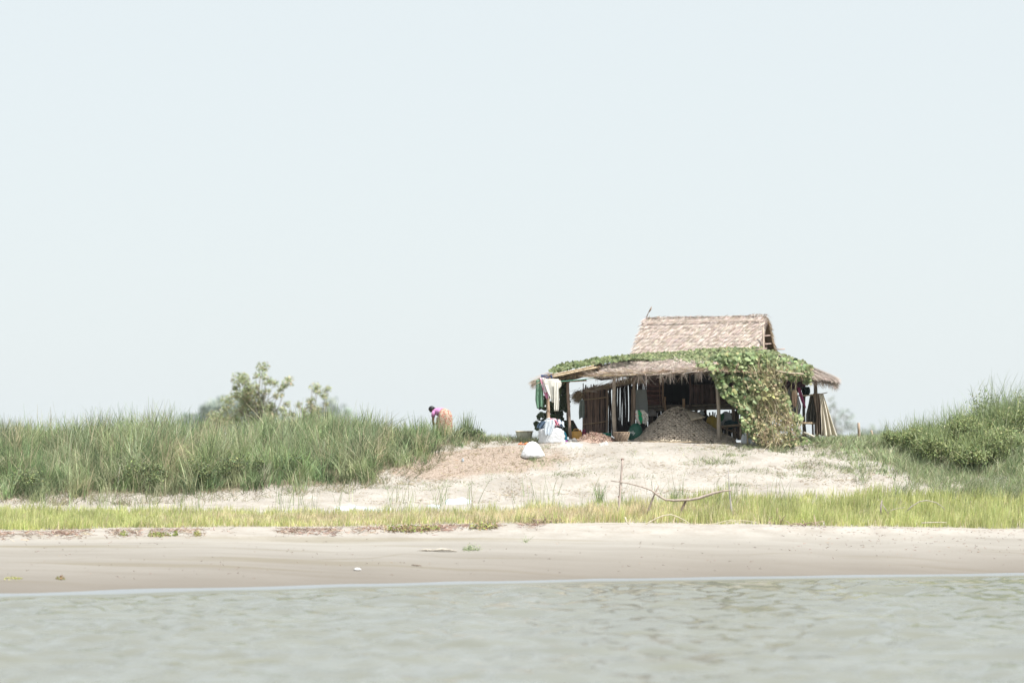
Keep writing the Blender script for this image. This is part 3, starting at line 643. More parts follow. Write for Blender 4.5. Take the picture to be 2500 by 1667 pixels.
# stalks dangling from the eave in clumps
n = 300; cl = np.array([1500,1560,1578,1612,1632,1640,1668,1700,1712,1738]); k = R.integers(0, len(cl), n); xx = cl[k]+R.normal(0, 2.5, n)
b = np.stack([P(q, np.interp(q, [1449,1560,1745], [919,913,904]), np.interp(q, [1449,1560,1745], [96.8,96.4,96.15])) for q in xx])
blades(mb, b, np.stack([R.normal(0, .3, n), R.normal(0, .15, n), -np.ones(n)], 1), R.uniform(.06, .42, n)**1.0, .013, np.stack([R.normal(.03, .06, n), R.normal(0, .03, n), np.zeros(n)], 1), pick(TH, n), 3)
mb.build('front_porch_roof', M['straw'], H)
mb = MB()
W0, W1, W2, W3 = P(1335, 921, 97.2), P(1462, 894, 97.2), P(1470, 906, 101.2), P(1335, 931, 101.2)
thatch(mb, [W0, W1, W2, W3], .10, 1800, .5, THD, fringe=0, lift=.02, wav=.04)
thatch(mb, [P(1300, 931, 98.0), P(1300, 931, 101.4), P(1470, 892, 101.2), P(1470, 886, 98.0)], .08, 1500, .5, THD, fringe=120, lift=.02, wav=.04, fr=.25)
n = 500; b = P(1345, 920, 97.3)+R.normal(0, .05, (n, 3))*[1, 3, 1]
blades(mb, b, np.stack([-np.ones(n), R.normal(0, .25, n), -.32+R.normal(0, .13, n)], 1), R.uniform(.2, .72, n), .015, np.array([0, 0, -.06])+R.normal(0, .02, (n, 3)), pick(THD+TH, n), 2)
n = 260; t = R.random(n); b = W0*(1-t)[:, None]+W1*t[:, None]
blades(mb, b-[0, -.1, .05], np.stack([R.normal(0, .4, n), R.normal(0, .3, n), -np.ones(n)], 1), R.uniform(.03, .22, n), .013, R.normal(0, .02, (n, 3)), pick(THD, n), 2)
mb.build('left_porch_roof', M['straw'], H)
for q in ([(1345,921,97.1),(1456,897,97.1),.035], [(1345,915,97.15),(1450,892,97.15),.02], [(1352,930,98.6),(1432,928,98.4),.03], [(1450,918.5,96.75),(1545,914,96.4),.02], [(1540,914,96.42),(1752,903.5,96.1),.024]):
    mb = MB(); tube(mb, [P(*q[0]), P(*q[1])], q[2], 7, (.55, .44, .30), wob=.012, nodes=.36); mb.build('eave_pole', M['bark'], H)
mb = MB()
thatch(mb, [P(1745, 902, 96.1), P(1975, 918, 96.3), P(1900, 868, 99.0), P(1760, 860, 99.4)], .1, 1500, .5, THD, wav=.04)
thatch(mb, [P(2040, 929, 97.0), P(2040, 921, 102.0), P(1895, 862, 102.0), P(1900, 866, 98.4)], .14, 4200, .75, TH, fringe=900, lift=.06, wav=.06, fr=.3)
thatch(mb, [P(1960, 917, 96.4), P(2040, 929, 97.0), P(1900, 868, 98.6), P(1896, 868, 98.6)], .14, 2600, .7, TH, fringe=700, lift=.06, wav=.04, fr=.32)
mb.build('right_porch_roof', M['straw'], H)

def post(p0, p1, r, c, name='post', wob=.02, par=H, lab=None):
    mb = MB(); tube(mb, [P(*p0), P(*p1)], [r*1.05, r*.9], 8, c, wob=wob, nodes=0)
    o = mb.build(name, M['bark'], par, smooth=True)
    if lab: o['label'] = lab
    return o
tan, gry, dk = (.46,.34,.24), (.34,.29,.24), (.13,.09,.07)
post((1339,1045,97.3), (1336,925,97.3), .05, tan)
post((1393,1072,97.6), (1386,926,97.6), .05, (.30,.22,.17))
post((1501,1066,97.1), (1499,915,97.0), .062, gry)
post((1547,1040,98.2), (1547,912,98.0), .055, (.26,.20,.16))
post((1756,1074,97.0), (1748,905,96.9), .062, gry)
post((1792,1072,98.8), (1792,905,98.8), .055, (.20,.16,.13))
post((1858,1078,97.3), (1862,905,97.3), .05, dk)
post((1993,1060,98.3), (1990,912,98.3), .06, (.28,.23,.20))
post((1966,1074,98.6), (1962,912,98.6), .05, (.12,.10,.09))
post((1995,1066,101.8), (1990,925,101.8), .05, dk)
post((1389,1062,101.2), (1386,930,101.2), .045, dk)
for a in (1590,1700,1800,1880): post((a,1070,100.0), (a,985,100.0), .06, dk, 'stilt')
for a in (1610,1720,1830): post((a,1068,103.0), (a,985,103.0), .06, dk, 'stilt')
post((1627,1010,98.8), (1624,968,98.8), .035, (.30,.20,.13), 'ladder_pole')
post((1668,1010,98.8), (1669,973,98.8), .05, (.38,.25,.16), 'ladder_pole')
# raised floor and walls
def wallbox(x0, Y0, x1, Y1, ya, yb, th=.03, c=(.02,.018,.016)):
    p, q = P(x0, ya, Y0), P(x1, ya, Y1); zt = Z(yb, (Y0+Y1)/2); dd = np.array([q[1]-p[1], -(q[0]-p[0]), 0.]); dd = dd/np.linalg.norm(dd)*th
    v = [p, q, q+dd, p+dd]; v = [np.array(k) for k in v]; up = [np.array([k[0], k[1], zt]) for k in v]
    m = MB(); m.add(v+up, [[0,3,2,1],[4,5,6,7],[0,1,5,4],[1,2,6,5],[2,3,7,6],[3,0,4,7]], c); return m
mb = MB(); a, b_ = P(1578, 996, 99.6), P(1890, 990, 103.2)
box(mb, a, (b_[0], b_[1], a[2]+.08), (.16, .13, .10)); mb.build('floor_deck', M['cane'], H)
for q in ([(1570,993,99.3),(1790,988,99.1)], [(1575,1000,99.4),(1885,995,99.0)]):
    mb = MB(); tube(mb, [P(*q[0]), P(*q[1])], .05, 7, (.17, .14, .11), wob=.012); mb.build('floor_beam', M['bark'], H)
def panel(name, x0, x1, y0, y1, Y, c, step, vert=True, th=.03, jit=.1, gap=0, dY=0, miss=0, par=H):
    """wall of canes or slats between photo columns x0..x1, rows y0..y1"""
    mb = MB(); a, b_ = P(x0, y1, Y), P(x1, y0, Y+dY)
    if vert:
        n = max(2, int((b_[0]-a[0])/step))
        for k in range(n):
            if R.random() < miss: continue
            t = (k+.5)/n; x = a[0]+(b_[0]-a[0])*t; y = Y+dY*t; tp = b_[2]+R.normal(0, jit); r = step*.68*(1-gap)*R.uniform(.75, 1.1)
            tube(mb, [(x+R.normal(0, .012), y, a[2]), (x+R.normal(0, .02), y+R.normal(0, .01), (a[2]+tp)/2), (x+R.normal(0, .012), y, tp)], r, 5, np.array(c)*R.uniform(.55, 1.35), wob=.006)
    else:
        n = max(2, int((b_[2]-a[2])/step))
        for k in range(n):
            z = a[2]+(b_[2]-a[2])*(k+.5)/n
            tube(mb, [(a[0], Y, z+R.normal(0, jit)), ((a[0]+b_[0])/2, Y-.01+dY/2, z+R.normal(0, jit)), (b_[0], Y+dY, z+R.normal(0, jit))], step*.48*(1-gap), 5, np.array(c)*R.uniform(.6, 1.35))
    return mb.build(name, M['cane'], par)
panel('front_wall', 1578, 1618, 905, 992, 99.35, (.19,.10,.085), .045, vert=False, jit=.008, dY=-.05)
post((1619.5,995,99.2), (1617,905,99.2), .035, (.30,.20,.14), 'door_post'); post((1612,990,99.25), (1611,908,99.25), .02, (.26,.16,.12), 'door_post')
post((1684,992,99.15), (1683,905,99.15), .03, (.15,.10,.09), 'door_post')
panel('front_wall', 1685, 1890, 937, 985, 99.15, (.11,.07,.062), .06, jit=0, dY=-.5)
box(MB(), (0,0,0), (1,1,1))
mb = MB()
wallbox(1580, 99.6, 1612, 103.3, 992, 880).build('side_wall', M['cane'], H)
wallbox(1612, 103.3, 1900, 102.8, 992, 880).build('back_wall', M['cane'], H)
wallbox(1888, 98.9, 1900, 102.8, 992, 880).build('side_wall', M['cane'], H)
# dark thatch skirt between porch and house wall
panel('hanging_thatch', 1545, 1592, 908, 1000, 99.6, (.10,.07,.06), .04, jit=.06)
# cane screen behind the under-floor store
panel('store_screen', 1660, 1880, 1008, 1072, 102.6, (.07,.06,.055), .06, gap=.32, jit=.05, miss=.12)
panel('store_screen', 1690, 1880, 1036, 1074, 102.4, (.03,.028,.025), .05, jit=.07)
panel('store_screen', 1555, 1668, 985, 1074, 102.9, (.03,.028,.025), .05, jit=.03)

# ------------------------------------------------------------ bamboo shed left of the house
S = empty('cane_shed', P(1480, 1066, 99.2), 'small cane-walled shed with a low thatch roof, left of the house', 'shed')
CN = (.20,.135,.105)
panel('cane_wall', 1421, 1482, 945, 1064, 98.9, CN, .034, jit=.05, par=S)
panel('cane_gate', 1482, 1545, 940, 1064, 99.1, (.035,.03,.028), .038, gap=.30, jit=.03, miss=.04, par=S)
panel('cane_gate', 1508, 1542, 1028, 1064, 99.2, (.03,.028,.025), .035, jit=.02, par=S)
for q in ([(1423,976,98.8),(1482,969,98.85)], [(1424,1036,98.8),(1481,1028,98.85)]):
    mb = MB(); tube(mb, [P(*q[0]), P(*q[1])], .02, 6, (.36,.26,.17), wob=.008); mb.build('binding_cane', M['bark'], S)
wallbox(1422, 99.0, 1481, 99.05, 1064, 950, c=(.04,.03,.025)).build('wall_lining', M['cane'], S)
wallbox(1423, 99.0, 1428, 101.4, 1062, 955).build('side_wall', M['cane'], S)
panel('back_wall', 1430, 1500, 958, 1064, 101.4, (.03,.025,.022), .05, gap=.3, jit=.02, miss=.05, par=S)
panel('back_wall', 1500, 1560, 938, 1064, 101.5, (.03,.025,.022), .05, gap=.27, jit=.03, miss=.04, par=S)
for a in (1424, 1482, 1543): post((a,1066,98.85), (a,950,98.85), .028, (.26,.19,.14), 'corner_post', par=S)
mb = MB()
thatch(mb, [P(1414, 962, 99.0), P(1414, 966, 101.5), P(1560, 926, 101.5), P(1560, 914, 99.6)], .09, 1800, .5, THD, fringe=260, lift=.02, fr=.3)
n = 600; t = R.random(n)
b = P(1416, 962, 98.9)+R.normal(0, .06, (n, 3))*[1, 2, 1]
blades(mb, b, np.stack([-.7+R.normal(0, .4, n), R.normal(0, .3, n), -.7+R.normal(0, .35, n)], 1), R.uniform(.1, .36, n), .014, R.normal(0, .02, (n, 3)), pick(THD, n), 2)
n = 900; b = np.stack([P(1422+q*130, 955-q*28+R.normal(0, 2.5), 98.85) for q in R.random(n)])
blades(mb, b, np.stack([np.ones(n), R.normal(0, .2, n), .25+R.normal(0, .25, n)], 1), R.uniform(.08, .35, n), .014, R.normal(0, .02, (n, 3)), pick(THD+TH, n), 2)
mb.build('shed_roof', M['straw'], S)
mb = MB()
for q in np.arange(1500, 1572, 3.2):
    y1 = 938-(q-1500)*.12; hgt = R.uniform(8, 26)
    tube(mb, [P(q, y1+6, 99.4), P(q+R.normal(0, 1), y1-hgt, 99.4)], [.02, .012], 5, np.array((.42,.30,.22))*R.uniform(.7, 1.2))
mb.build('roof_canes', M['cane'], S)

# ------------------------------------------------------------ climbing gourd vines
def vine_leaf(mb, px, py, Y, size, cols, up=.6, w=None, thick=.12, lob=.1):
    n = len(px); p = np.stack([X(px, Y), Y, ZC-(py-HY)/F*Y], 1)+R.normal(0, thick*.4, (n, 3))*[.3, 1, .3]
    nn = np.stack([R.normal(.1, .45, n), -1+R.normal(0, .4, n), up+R.normal(0, .5, n)], 1)
    leaves(mb, p, nn, size, pick(cols, n, .17, w), lob, 12, .85)
    return p
V1 = empty('gourd_vine', P(1890, 1085, 96.4), 'big gourd vine spilling over the porch roof and down its right front corner', 'vine')
LG = [(.25,.32,.15),(.31,.38,.18),(.16,.22,.10),(.40,.45,.23)]
mb = MB()
# blanket over the roof
n = 9000; px = R.uniform(1470, 1985, n)
tp = np.interp(px, [1470,1566,1660,1700,1762,1844,1880,1915,1951,1985], [878,868,862,857,853,852,858,869,881,900])
bt = np.interp(px, [1470,1566,1620,1700,1750,1985], [879,877,884,894,912,918])
v = R.random(n)**.9; py = bt+(tp-bt)*v
Yf = np.interp(px, [1470,1600,1700,1760,1985], [98.5,98.3,97.3,96.2,96.2]); Yv = Yf+(99.3-Yf)*v
vine_leaf(mb, px, py-2+R.normal(0, 1.5, n), Yv, R.uniform(.06, .15, n)*np.interp(px, [1500,1750], [.7,1.0]), [(.17,.205,.09),(.22,.255,.12),(.13,.17,.075),(.29,.32,.16)], up=.9, thick=.15)
poly = [(1700,895),(1735,909),(1754,952),(1772,975),(1803,998),(1811,1031),(1813,1054),(1840,1075),(1859,1088),(1915,1094),(1984,1080),(1961,1066),(1958,1020),(1932,1003),(1925,962),(1905,950),(1915,925),(1955,935),(1979,940),(1982,898),(1940,880),(1860,860),(1760,865)]
n = 9000; px = R.uniform(1690, 1995, n); py = R.uniform(855, 1100, n); k = inpoly(px, py, poly)
px, py = px[k], py[k]
dry = np.clip(((px-1840)/70)*.5+(py-950)/160, 0, .9)*(px > 1820)
k = (R.random(len(px)) > dry*.5) & (fbm(px*.07, py*.07, 3) > -.13)
px, py = px[k], py[k]; n = len(px)
bulge = .25*np.sin((py-860)/235*math.pi)+.35*np.clip((py-1000)/90, 0, 1)
Yv = 96.25-bulge+R.uniform(0, .55, n)+.5*fbm(px*.04, py*.04, 3)
sz = .08+.15*R.random(n)**1.6*np.interp(py, [860,900,1000,1090], [.8,1.0,.95,.62])*np.interp(px, [1700,1900,1990], [1,.85,.75])
vine_leaf(mb, px, py, Yv, sz, LG+[(.44,.43,.20)], up=.45, w=[.3,.25,.26,.16,.03], thick=.1)
mb.build('foliage', M['leaf'], V1)
mb = MB()  # yellow leaves
px = np.array([1862,1870,1878,1866,1886,1874,1892.]); py = np.array([960,955,964,970,962,972,966.])
vine_leaf(mb, px, py, np.full(7, 95.85), np.full(7, .15), [(.47,.46,.20)], up=.4); o = mb.build('yellow_leaf_cluster', M['leaf'], V1)
mb = MB()  # dry stems and withered leaves
n = 1700; px = R.normal(1895, 32, n); py = R.uniform(900, 1088, n); k = inpoly(px, py, poly); px, py = px[k], py[k]; n = len(px)
Yv = 96.05-.35*np.clip((py-1000)/90, 0, 1)+R.uniform(-.15, .3, n)
b = np.stack([X(px, Yv), Yv, Z(py, Yv)], 1)
dr = np.stack([R.normal(-.35, .45, n), R.normal(0, .2, n), R.normal(.9, .5, n)*np.sign(R.random(n)-.3)], 1)
blades(mb, b, dr, R.uniform(.1, .6, n), R.uniform(.008, .022, n), R.normal(0, .08, (n, 3)), pick([(.52,.43,.28),(.42,.36,.2),(.34,.25,.17),(.60,.52,.36),(.34,.36,.16)], n, .15), 4)
n = 420; px = R.normal(1885, 42, n); py = R.uniform(900, 1090, n); k = inpoly(px, py, poly); px, py = px[k], py[k]
vine_leaf(mb, px, py, 96.0-.3*np.clip((py-1000)/90, 0, 1)+R.uniform(-.2, .3, len(px)), R.uniform(.05, .11, len(px)), [(.34,.30,.18),(.42,.38,.22),(.28,.22,.14)], thick=.1)
mb.build('withered_stems', M['straw'], V1)
mb = MB()
for q in ([(1825,1084,96.2),(1822,1050,96.3),(1812,1010,96.5),(1800,960,96.4)], [(1908,1090,96.0),(1900,1040,96.1),(1880,960,96.2)], [(1870,1088,96.0),(1872,1020,96.1),(1862,940,96.2)], [(1940,1084,96.1),(1925,1030,96.1),(1880,960,96.2)]):
    tube(mb, [P(*k) for k in q], [.028, .022, .018, .012][:len(q)], 6, (.30,.25,.17), wob=.03)
mb.build('stem', M['bark'], V1)
mb = MB(); tube(mb, [P(1893, 904, 95.95), P(1925, 911, 95.95), P(1962, 913, 96.0)], [.018, .026, .026], 7, (.50,.42,.32), wob=.01)
mb.build('eave_pole', M['bark'], H)
V2 = empty('gourd_vine', P(1345, 1060, 98.6), 'dark shaded vine climbing behind the left porch post and over the left wing roof', 'vine')
mb = MB(); n = 1100
px = R.uniform(1345, 1560, n); tp = np.interp(px, [1345,1365,1400,1451,1470,1520,1560], [902,892,884,875,877,872,867])+5*fbm(px*.06, px*0); bt = np.interp(px, [1345,1454,1560], [908,886,872]); v = R.random(n)
vine_leaf(mb, px, bt+(tp-bt)*v, 97.4+1.6*v, R.uniform(.06, .14, n), [(.17,.21,.09),(.22,.26,.12),(.13,.17,.075)], up=.6, thick=.15)
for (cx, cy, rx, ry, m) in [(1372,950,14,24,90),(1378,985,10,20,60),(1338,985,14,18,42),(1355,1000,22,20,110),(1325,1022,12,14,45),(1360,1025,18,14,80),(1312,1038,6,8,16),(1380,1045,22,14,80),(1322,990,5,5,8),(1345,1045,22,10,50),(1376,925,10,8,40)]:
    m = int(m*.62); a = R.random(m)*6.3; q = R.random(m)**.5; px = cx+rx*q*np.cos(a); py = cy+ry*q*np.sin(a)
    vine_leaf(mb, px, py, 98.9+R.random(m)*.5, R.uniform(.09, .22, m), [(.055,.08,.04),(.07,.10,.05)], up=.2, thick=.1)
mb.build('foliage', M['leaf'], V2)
mb = MB()
tube(mb, [P(1350,1070,98.8), P(1362,1020,98.9), P(1352,980,98.9), P(1374,930,98.9)], .015, 5, (.2,.17,.1), wob=.04); tube(mb, [P(1374,940,98.7), P(1400,900,98.2), P(1470,880,98.3), P(1560,868,98.6)], .012, 5, (.25,.25,.12), wob=.03)
mb.build('stem', M['bark'], V2)
# ------------------------------------------------------------ cloth
def hang(name, outline, Y, c, label, cat, fold=.03, nf=4, group=None, m='cloth', c2=None, spots=None, nu=26, nv=26, dY=0, slant=0):
    """hanging cloth: outline = [(row, left column, right column)] from top to bottom"""
    o = np.array(outline, float); ph = R.random()*6
    def f(u, v):
        row = np.interp(v, np.linspace(0, 1, len(o)), o[:, 0]); a = np.interp(v, np.linspace(0, 1, len(o)), o[:, 1]); b = np.interp(v, np.linspace(0, 1, len(o)), o[:, 2])
        px = a+(b-a)*u; yy = Y+dY*v+fold*np.sin(u*nf*6.28+ph+v*1.5)*(.3+v)+fold*.6*fbm(u*5+ph, v*3)*2
        row = row+slant*(u-.5)+2.0*np.sin(u*nf*3+ph)*v
        return np.stack([X(px, yy), yy, Z(row, yy)], -1)
    def cf(u, v):
        k = np.zeros(u.shape+(3,))+np.array(c)
        if c2 is not None:
            s = fbm(u*9+ph, v*9, 2) > .06; k[s] = np.array(c2)
        if spots is not None: k = spots(u, v, k)
        return k
    mb = MB(); grid(mb, f, nu, nv, cf=cf)
    ob = mb.build(name, M[m], None, smooth=True, loc=P(o[-1, 1], o[-1, 0], Y), solid=.006)
    return tag(ob, label, cat, group)
mb = MB(); tube(mb, [P(1318, 925, 96.95), P(1370, 931, 96.95), P(1425, 926, 96.95), P(1470, 919, 96.95), P(1499, 916, 96.95)], .011, 6, (.08,.34,.24))
tag(mb.build('clothesline', M['plastic'], loc=P(1318, 925, 96.95)), 'green cord strung under the left porch eave with washing on it', 'clothesline')
hang('green_cloth', [(927,1309,1322),(950,1308,1326),(975,1307,1327),(995,1311,1326)], 96.95, (.16,.30,.20), 'sage green cloth at the far left end of the washing line', 'cloth', .04, 2, c2=(.20,.34,.25))
hang('blue_garment', [(915,1320,1347),(922,1322,1349),(928,1324,1349),(933,1330,1348)], 97.0, (.04,.08,.20), 'dark blue garment tucked over the eave above the washing', 'garment', .03, 2)
def pk(u, v, k):
    s = (u < .32) & (fbm(u*14, v*9, 2) > .0); k[s] = (.75,.25,.45); s = (v > .7) & (u < .7); k[s] = (.70,.28,.45); return k
hang('patterned_cloth', [(922,1318,1332),(940,1322,1338),(955,1326,1341),(972,1332,1341)], 96.92, (.82,.76,.80), 'white and pink patterned cloth hanging between the green cloth and the cream shirt', 'cloth', .03, 2, spots=pk)
# cream shirt: body and two sleeves in one garment
E = empty('cream_shirt', P(1350, 1002, 96.85), 'cream long-sleeved shirt hanging on the green washing line', 'shirt')
def part(outline, name, c=(.84,.82,.76), Y=96.85, fold=.025, nf=2):
    o = np.array(outline, float); ph = R.random()*6
    def f(u, v):
        t = np.linspace(0, 1, len(o)); row = np.interp(v, t, o[:, 0]); a = np.interp(v, t, o[:, 1]); b = np.interp(v, t, o[:, 2]); px = a+(b-a)*u
        yy = Y+fold*np.sin(u*nf*6.28+ph+v*2)*(.3+v); return np.stack([X(px, yy), yy, Z(row, yy)], -1)
    mb = MB(); grid(mb, f, 18, 22, c); mb.build(name, M['cloth'], E, smooth=True, solid=.006)
part([(925,1325,1364),(940,1330,1364),(955,1336,1363),(968,1343,1360),(982,1347,1352)], 'body')
part([(930,1352,1366),(950,1353,1364),(975,1353,1365),(1003,1353,1364)], 'sleeve', Y=96.78)
part([(928,1358,1368),(935,1361,1371),(942,1360,1370),(948,1361,1365)], 'sleeve', Y=96.82)
hang('grey_cloth', [(976,1416,1426),(990,1414,1427),(1005,1413,1427),(1021,1414,1426)], 98.55, (.25,.29,.27), 'grey-green cloth hanging on the left side of the cane shed', 'cloth', .03, 2)
hang('grey_sheet', [(951,1551,1578),(970,1551,1580),(990,1551,1582),(1008,1553,1583)], 98.6, (.27,.29,.29), 'plain grey sheet hanging behind the fourth porch post', 'sheet', .015, 1)
def gb(u, v, k):
    s = np.abs(u-.38) < .17; k[s] = (.03,.42,.20); s = (fbm(u*16, v*16, 2) > .10); k[s & (u > .6)] = (.18,.13,.10); s = (fbm(u*12+4, v*12, 2) > .14); k[s & (u < .6)] = (.62,.10,.14); return k
hang('patterned_bag', [(1001,1552,1572),(1010,1551,1581),(1022,1552,1583),(1035,1560,1578)], 97.9, (.78,.76,.70), 'white bag with green and red print under the grey sheet', 'bag', .04, 2, spots=gb)
# washing on the right side of the house
RG = 'washing hung at the right end of the porch'
mb = MB(); tube(mb, [P(1895, 966, 97.0), P(1960, 967, 97.1), P(2003, 962, 97.3), P(2020, 958, 97.4)], [.02, .026, .02, .012], 7, (.48,.40,.30), wob=.012)
tag(mb.build('drying_pole', M['bark'], loc=P(1960, 965, 97.1)), 'bamboo pole carrying washing at the right end of the porch', 'pole')
hang('purple_wrap', [(912,1916,1950),(925,1914,1972),(945,1904,1966),(958,1900,1950)], 97.6, (.14,.06,.11), 'dark purple wrap bundled under the right porch eave', 'cloth', .06, 3, RG, c2=(.30,.25,.28))
hang('striped_cloth', [(948,1912,1924),(970,1911,1923),(990,1910,1925),(1008,1916,1926)], 97.0, (.50,.33,.25), 'peach and brown cloth, leftmost on the right drying pole', 'cloth', .03, 2, RG, c2=(.22,.14,.15))
hang('grey_shawl', [(950,1924,1944),(970,1924,1950),(990,1926,1956),(1012,1932,1952),(1030,1936,1948)], 96.95, (.42,.40,.41), 'pale grey patterned shawl hanging beside the vine', 'cloth', .06, 4, RG, c2=(.20,.19,.22))
hang('peach_cloth', [(952,1934,1944),(965,1932,1946),(978,1933,1946),(992,1938,1943)], 96.85, (.68,.46,.34), 'small peach cloth in front of the grey shawl', 'cloth', .02, 2, RG)
hang('magenta_cloth', [(945,1946,1953),(960,1950,1958),(980,1956,1964),(994,1963,1968)], 96.9, (.30,.07,.16), 'narrow magenta cloth hanging askew beside the grey shawl', 'cloth', .02, 1, RG)
hang('teal_cloth', [(962,1934,1944),(985,1934,1945),(1005,1930,1944),(1014,1936,1940)], 97.05, (.14,.24,.26), 'teal grey cloth lowest behind the grey shawl', 'cloth', .03, 2, RG)
hang('dark_cloth', [(944,1957,1976),(952,1957,1978),(960,1958,1978),(966,1962,1974)], 97.2, (.012,.03,.03), 'dark green bundle on the pole under the right eave', 'cloth', .05, 2, RG)
hang('olive_blanket', [(962,1978,1992),(985,1974,1996),(1010,1968,1999),(1032,1968,1998)], 97.3, (.13,.12,.10), 'dark olive blanket in hanging folds behind the beige sheet', 'blanket', .12, 4, c2=(.2,.18,.15))
hang('brown_blanket', [(960,1985,2003),(985,1988,2007),(1010,1993,2008),(1062,1993,2012)], 97.15, (.36,.28,.22), 'brown blanket over the pole with its end on the ground', 'blanket', .11, 3, c2=(.50,.38,.30))
hang('beige_sheet', [(962,2000,2010),(985,2004,2018),(1010,2004,2026),(1040,2006,2036),(1064,2006,2044)], 97.0, (.86,.80,.68), 'long cream sheet draped from the pole to the ground, rightmost of the washing', 'sheet', .10, 3)
mb = MB(); tube(mb, [P(1955,1032,97.0), P(1988,1033,97.2)], .035, 7, (.5,.38,.25), nodes=.3)
B = empty('low_rack', P(1970, 1070, 97.2), 'low bamboo rack between the vine and the olive blanket', 'rack')
mb.build('rail', M['bark'], B)
for a in (1962, 1985):
    mb = MB(); tube(mb, [P(a,1068,97.2), P(a-1,1034,97.2)], .03, 6, (.10,.08,.07)); mb.build('leg', M['bark'], B)
mb = MB(); tube(mb, [P(1962,1056,96.6), P(1975,1060,96.5), P(1988,1066,96.4)], .035, 7, (.62,.58,.48), wob=.01)
tag(mb.build('log', M['bark'], loc=P(1975,1060,96.5)), 'short bare pole lying at the foot of the low rack', 'log')

# ------------------------------------------------------------ sacks and goods
def on(px, Y): x = X(px, Y); return np.array([x, Y, gz(x, Y)])
def sack(name, px, Y, w_, h_, c, label, seed, cat='sack', neck=0, top=.35, par=None, zoff=0, lump=.13, m='sack', group=None, base=None, sy=.8):
    b = on(px, Y) if base is None else np.array(base, float); b[2] += zoff-.015
    r = w_/2; prof = [(r*.80, 0), (r*.97, h_*.06), (r*1.0, h_*.22), (r*.96, h_*.42), (r*.84, h_*.62), (r*.66, h_*.80), (r*top, h_*.94), (r*top*.4, h_)]
    if neck: prof = [(r*.82, 0), (r*1.0, h_*.10), (r*.96, h_*.25), (r*.82, h_*.45), (r*.62, h_*.65), (r*.40, h_*.83), (r*.16, h_*.93), (r*.24, h_*1.0)]
    mb = MB(); lathe(mb, b, prof, 28, c, lump, 3, 1, sy, seed)
    ob = mb.build(name, M[m], par, smooth=True, loc=None if par else b)
    if not par: tag(ob, label, cat, group)
    return ob
# white tied sack on the slope
_Y = np.linspace(92, 97, 200); _r = HY+(ZC-G(X(1300, _Y), _Y))*F/_Y; W = on(1300, float(_Y[np.argmin(np.abs(_r-1114))]))
WS = empty('white_sack', W, 'full white sack with a flat base standing alone on the slope', 'sack')
mb = MB(); lathe(mb, W-[0,0,.05], [(.30,0),(.35,.05),(.335,.12),(.295,.20),(.25,.29),(.21,.37),(.165,.445),(.10,.50),(.02,.525)], 30, (.80,.80,.82), .10, 2, 1.04, .85, 4)
mb.build('body', M['sack'], WS, smooth=True)
mb = MB(); tube(mb, [W+[.30,-.05,.05], W+[.36,-.06,.03], W+[.39,-.06,.01]], [.05,.03,.01], 8, (.8,.8,.82)); mb.build('corner', M['sack'], WS)
mb = MB(); b = P(1276, 1086, 96.9); n = 26
leaves(mb, b+R.normal(0, .06, (n, 3))*[1.3, .7, .6], R.normal(size=(n, 3))+[0,-1,.5], .1*R.uniform(.6, 1.3, n), pick([(.80,.22,.08),(.85,.30,.12)], n, .1), .1, 6)
tag(mb.build('orange_bag', M['plastic'], loc=b), 'crumpled orange plastic bag behind the lone white sack', 'bag')
# tub
T = empty('woven_tub', on(1280, 98.6), 'pale woven tub with a thick rim on the skyline left of the hut', 'tub'); b = on(1280, 98.6)
mb = MB(); lathe(mb, b, [(.2,0),(.235,.12),(.262,.25),(.275,.36),(.255,.36),(.24,.2),(.18,.03)], 26, (.50,.48,.38)); mb.build('body', M['cane'], T, smooth=True)
mb = MB(); th = np.linspace(0, 6.283, 25); tube(mb, [(b[0]+.28*math.cos(t), b[1]+.28*math.sin(t), b[2]+.36) for t in th], .02, 7, (.66,.58,.40)); mb.build('rim', M['cane'], T, smooth=True)
# clothes sack with heap
bs = on(1345, 97.0)
mb = MB(); lathe(mb, bs-[0,0,.03], [(.35,0),(.41,.05),(.43,.12),(.40,.19),(.435,.27),(.40,.35),(.42,.42),(.36,.50),(.22,.56),(.05,.58)], 32, (.70,.71,.73), .07, 3, 1, .75, 11)
tag(mb.build('clothes_sack', M['sack'], smooth=True, loc=bs), 'large white woven sack stuffed full, at the foot of the leftmost porch post', 'sack')
def heap(name, px, py, Y, w_, h_, cols, label, n=8, cat='clothes heap'):
    b = P(px, py, Y); mb = MB()
    for k in range(n):
        t = (k+.5)/n*2-1; ph = R.random()*6; c = np.array(cols[k % len(cols)]); ww = w_*R.uniform(.35, .6)
        cx = b[0]+t*w_*.38; top = b[2]+h_*(1-.5*t*t)*R.uniform(.8, 1.05)
        def f(u, v, cx=cx, top=top, ph=ph, ww=ww):
            a = (u-.5)*2; s = (v-.5)*2
            x = cx+a*ww*.5+.02*np.sin(s*5+ph); y = b[1]+s*.24; z = top-.55*h_*np.abs(a)**2.2-.6*h_*np.abs(s)**2.4+.025*np.sin(a*9+ph+s*3)+.02*np.sin(s*11+ph)
            return np.stack([x, y, z], -1)
        grid(mb, f, 16, 16, c)
    return tag(mb.build(name, M['cloth'], smooth=True, loc=b, solid=.012), label, cat)
heap('clothes_heap', 1348, 1036, 97.1, .62, .20, [(.10,.14,.20),(.55,.62,.68),(.78,.80,.82),(.72,.20,.30),(.70,.74,.78),(.80,.45,.48)], 'heap of blue, white and pink washing on top of the large white sack')
hang('pale_garment', [(1024,1334,1352),(1035,1330,1356),(1048,1328,1352),(1062,1332,1344)], 96.68, (.72,.78,.84), 'pale blue garment spilling down the front of the large white sack', 'garment', .03, 3)
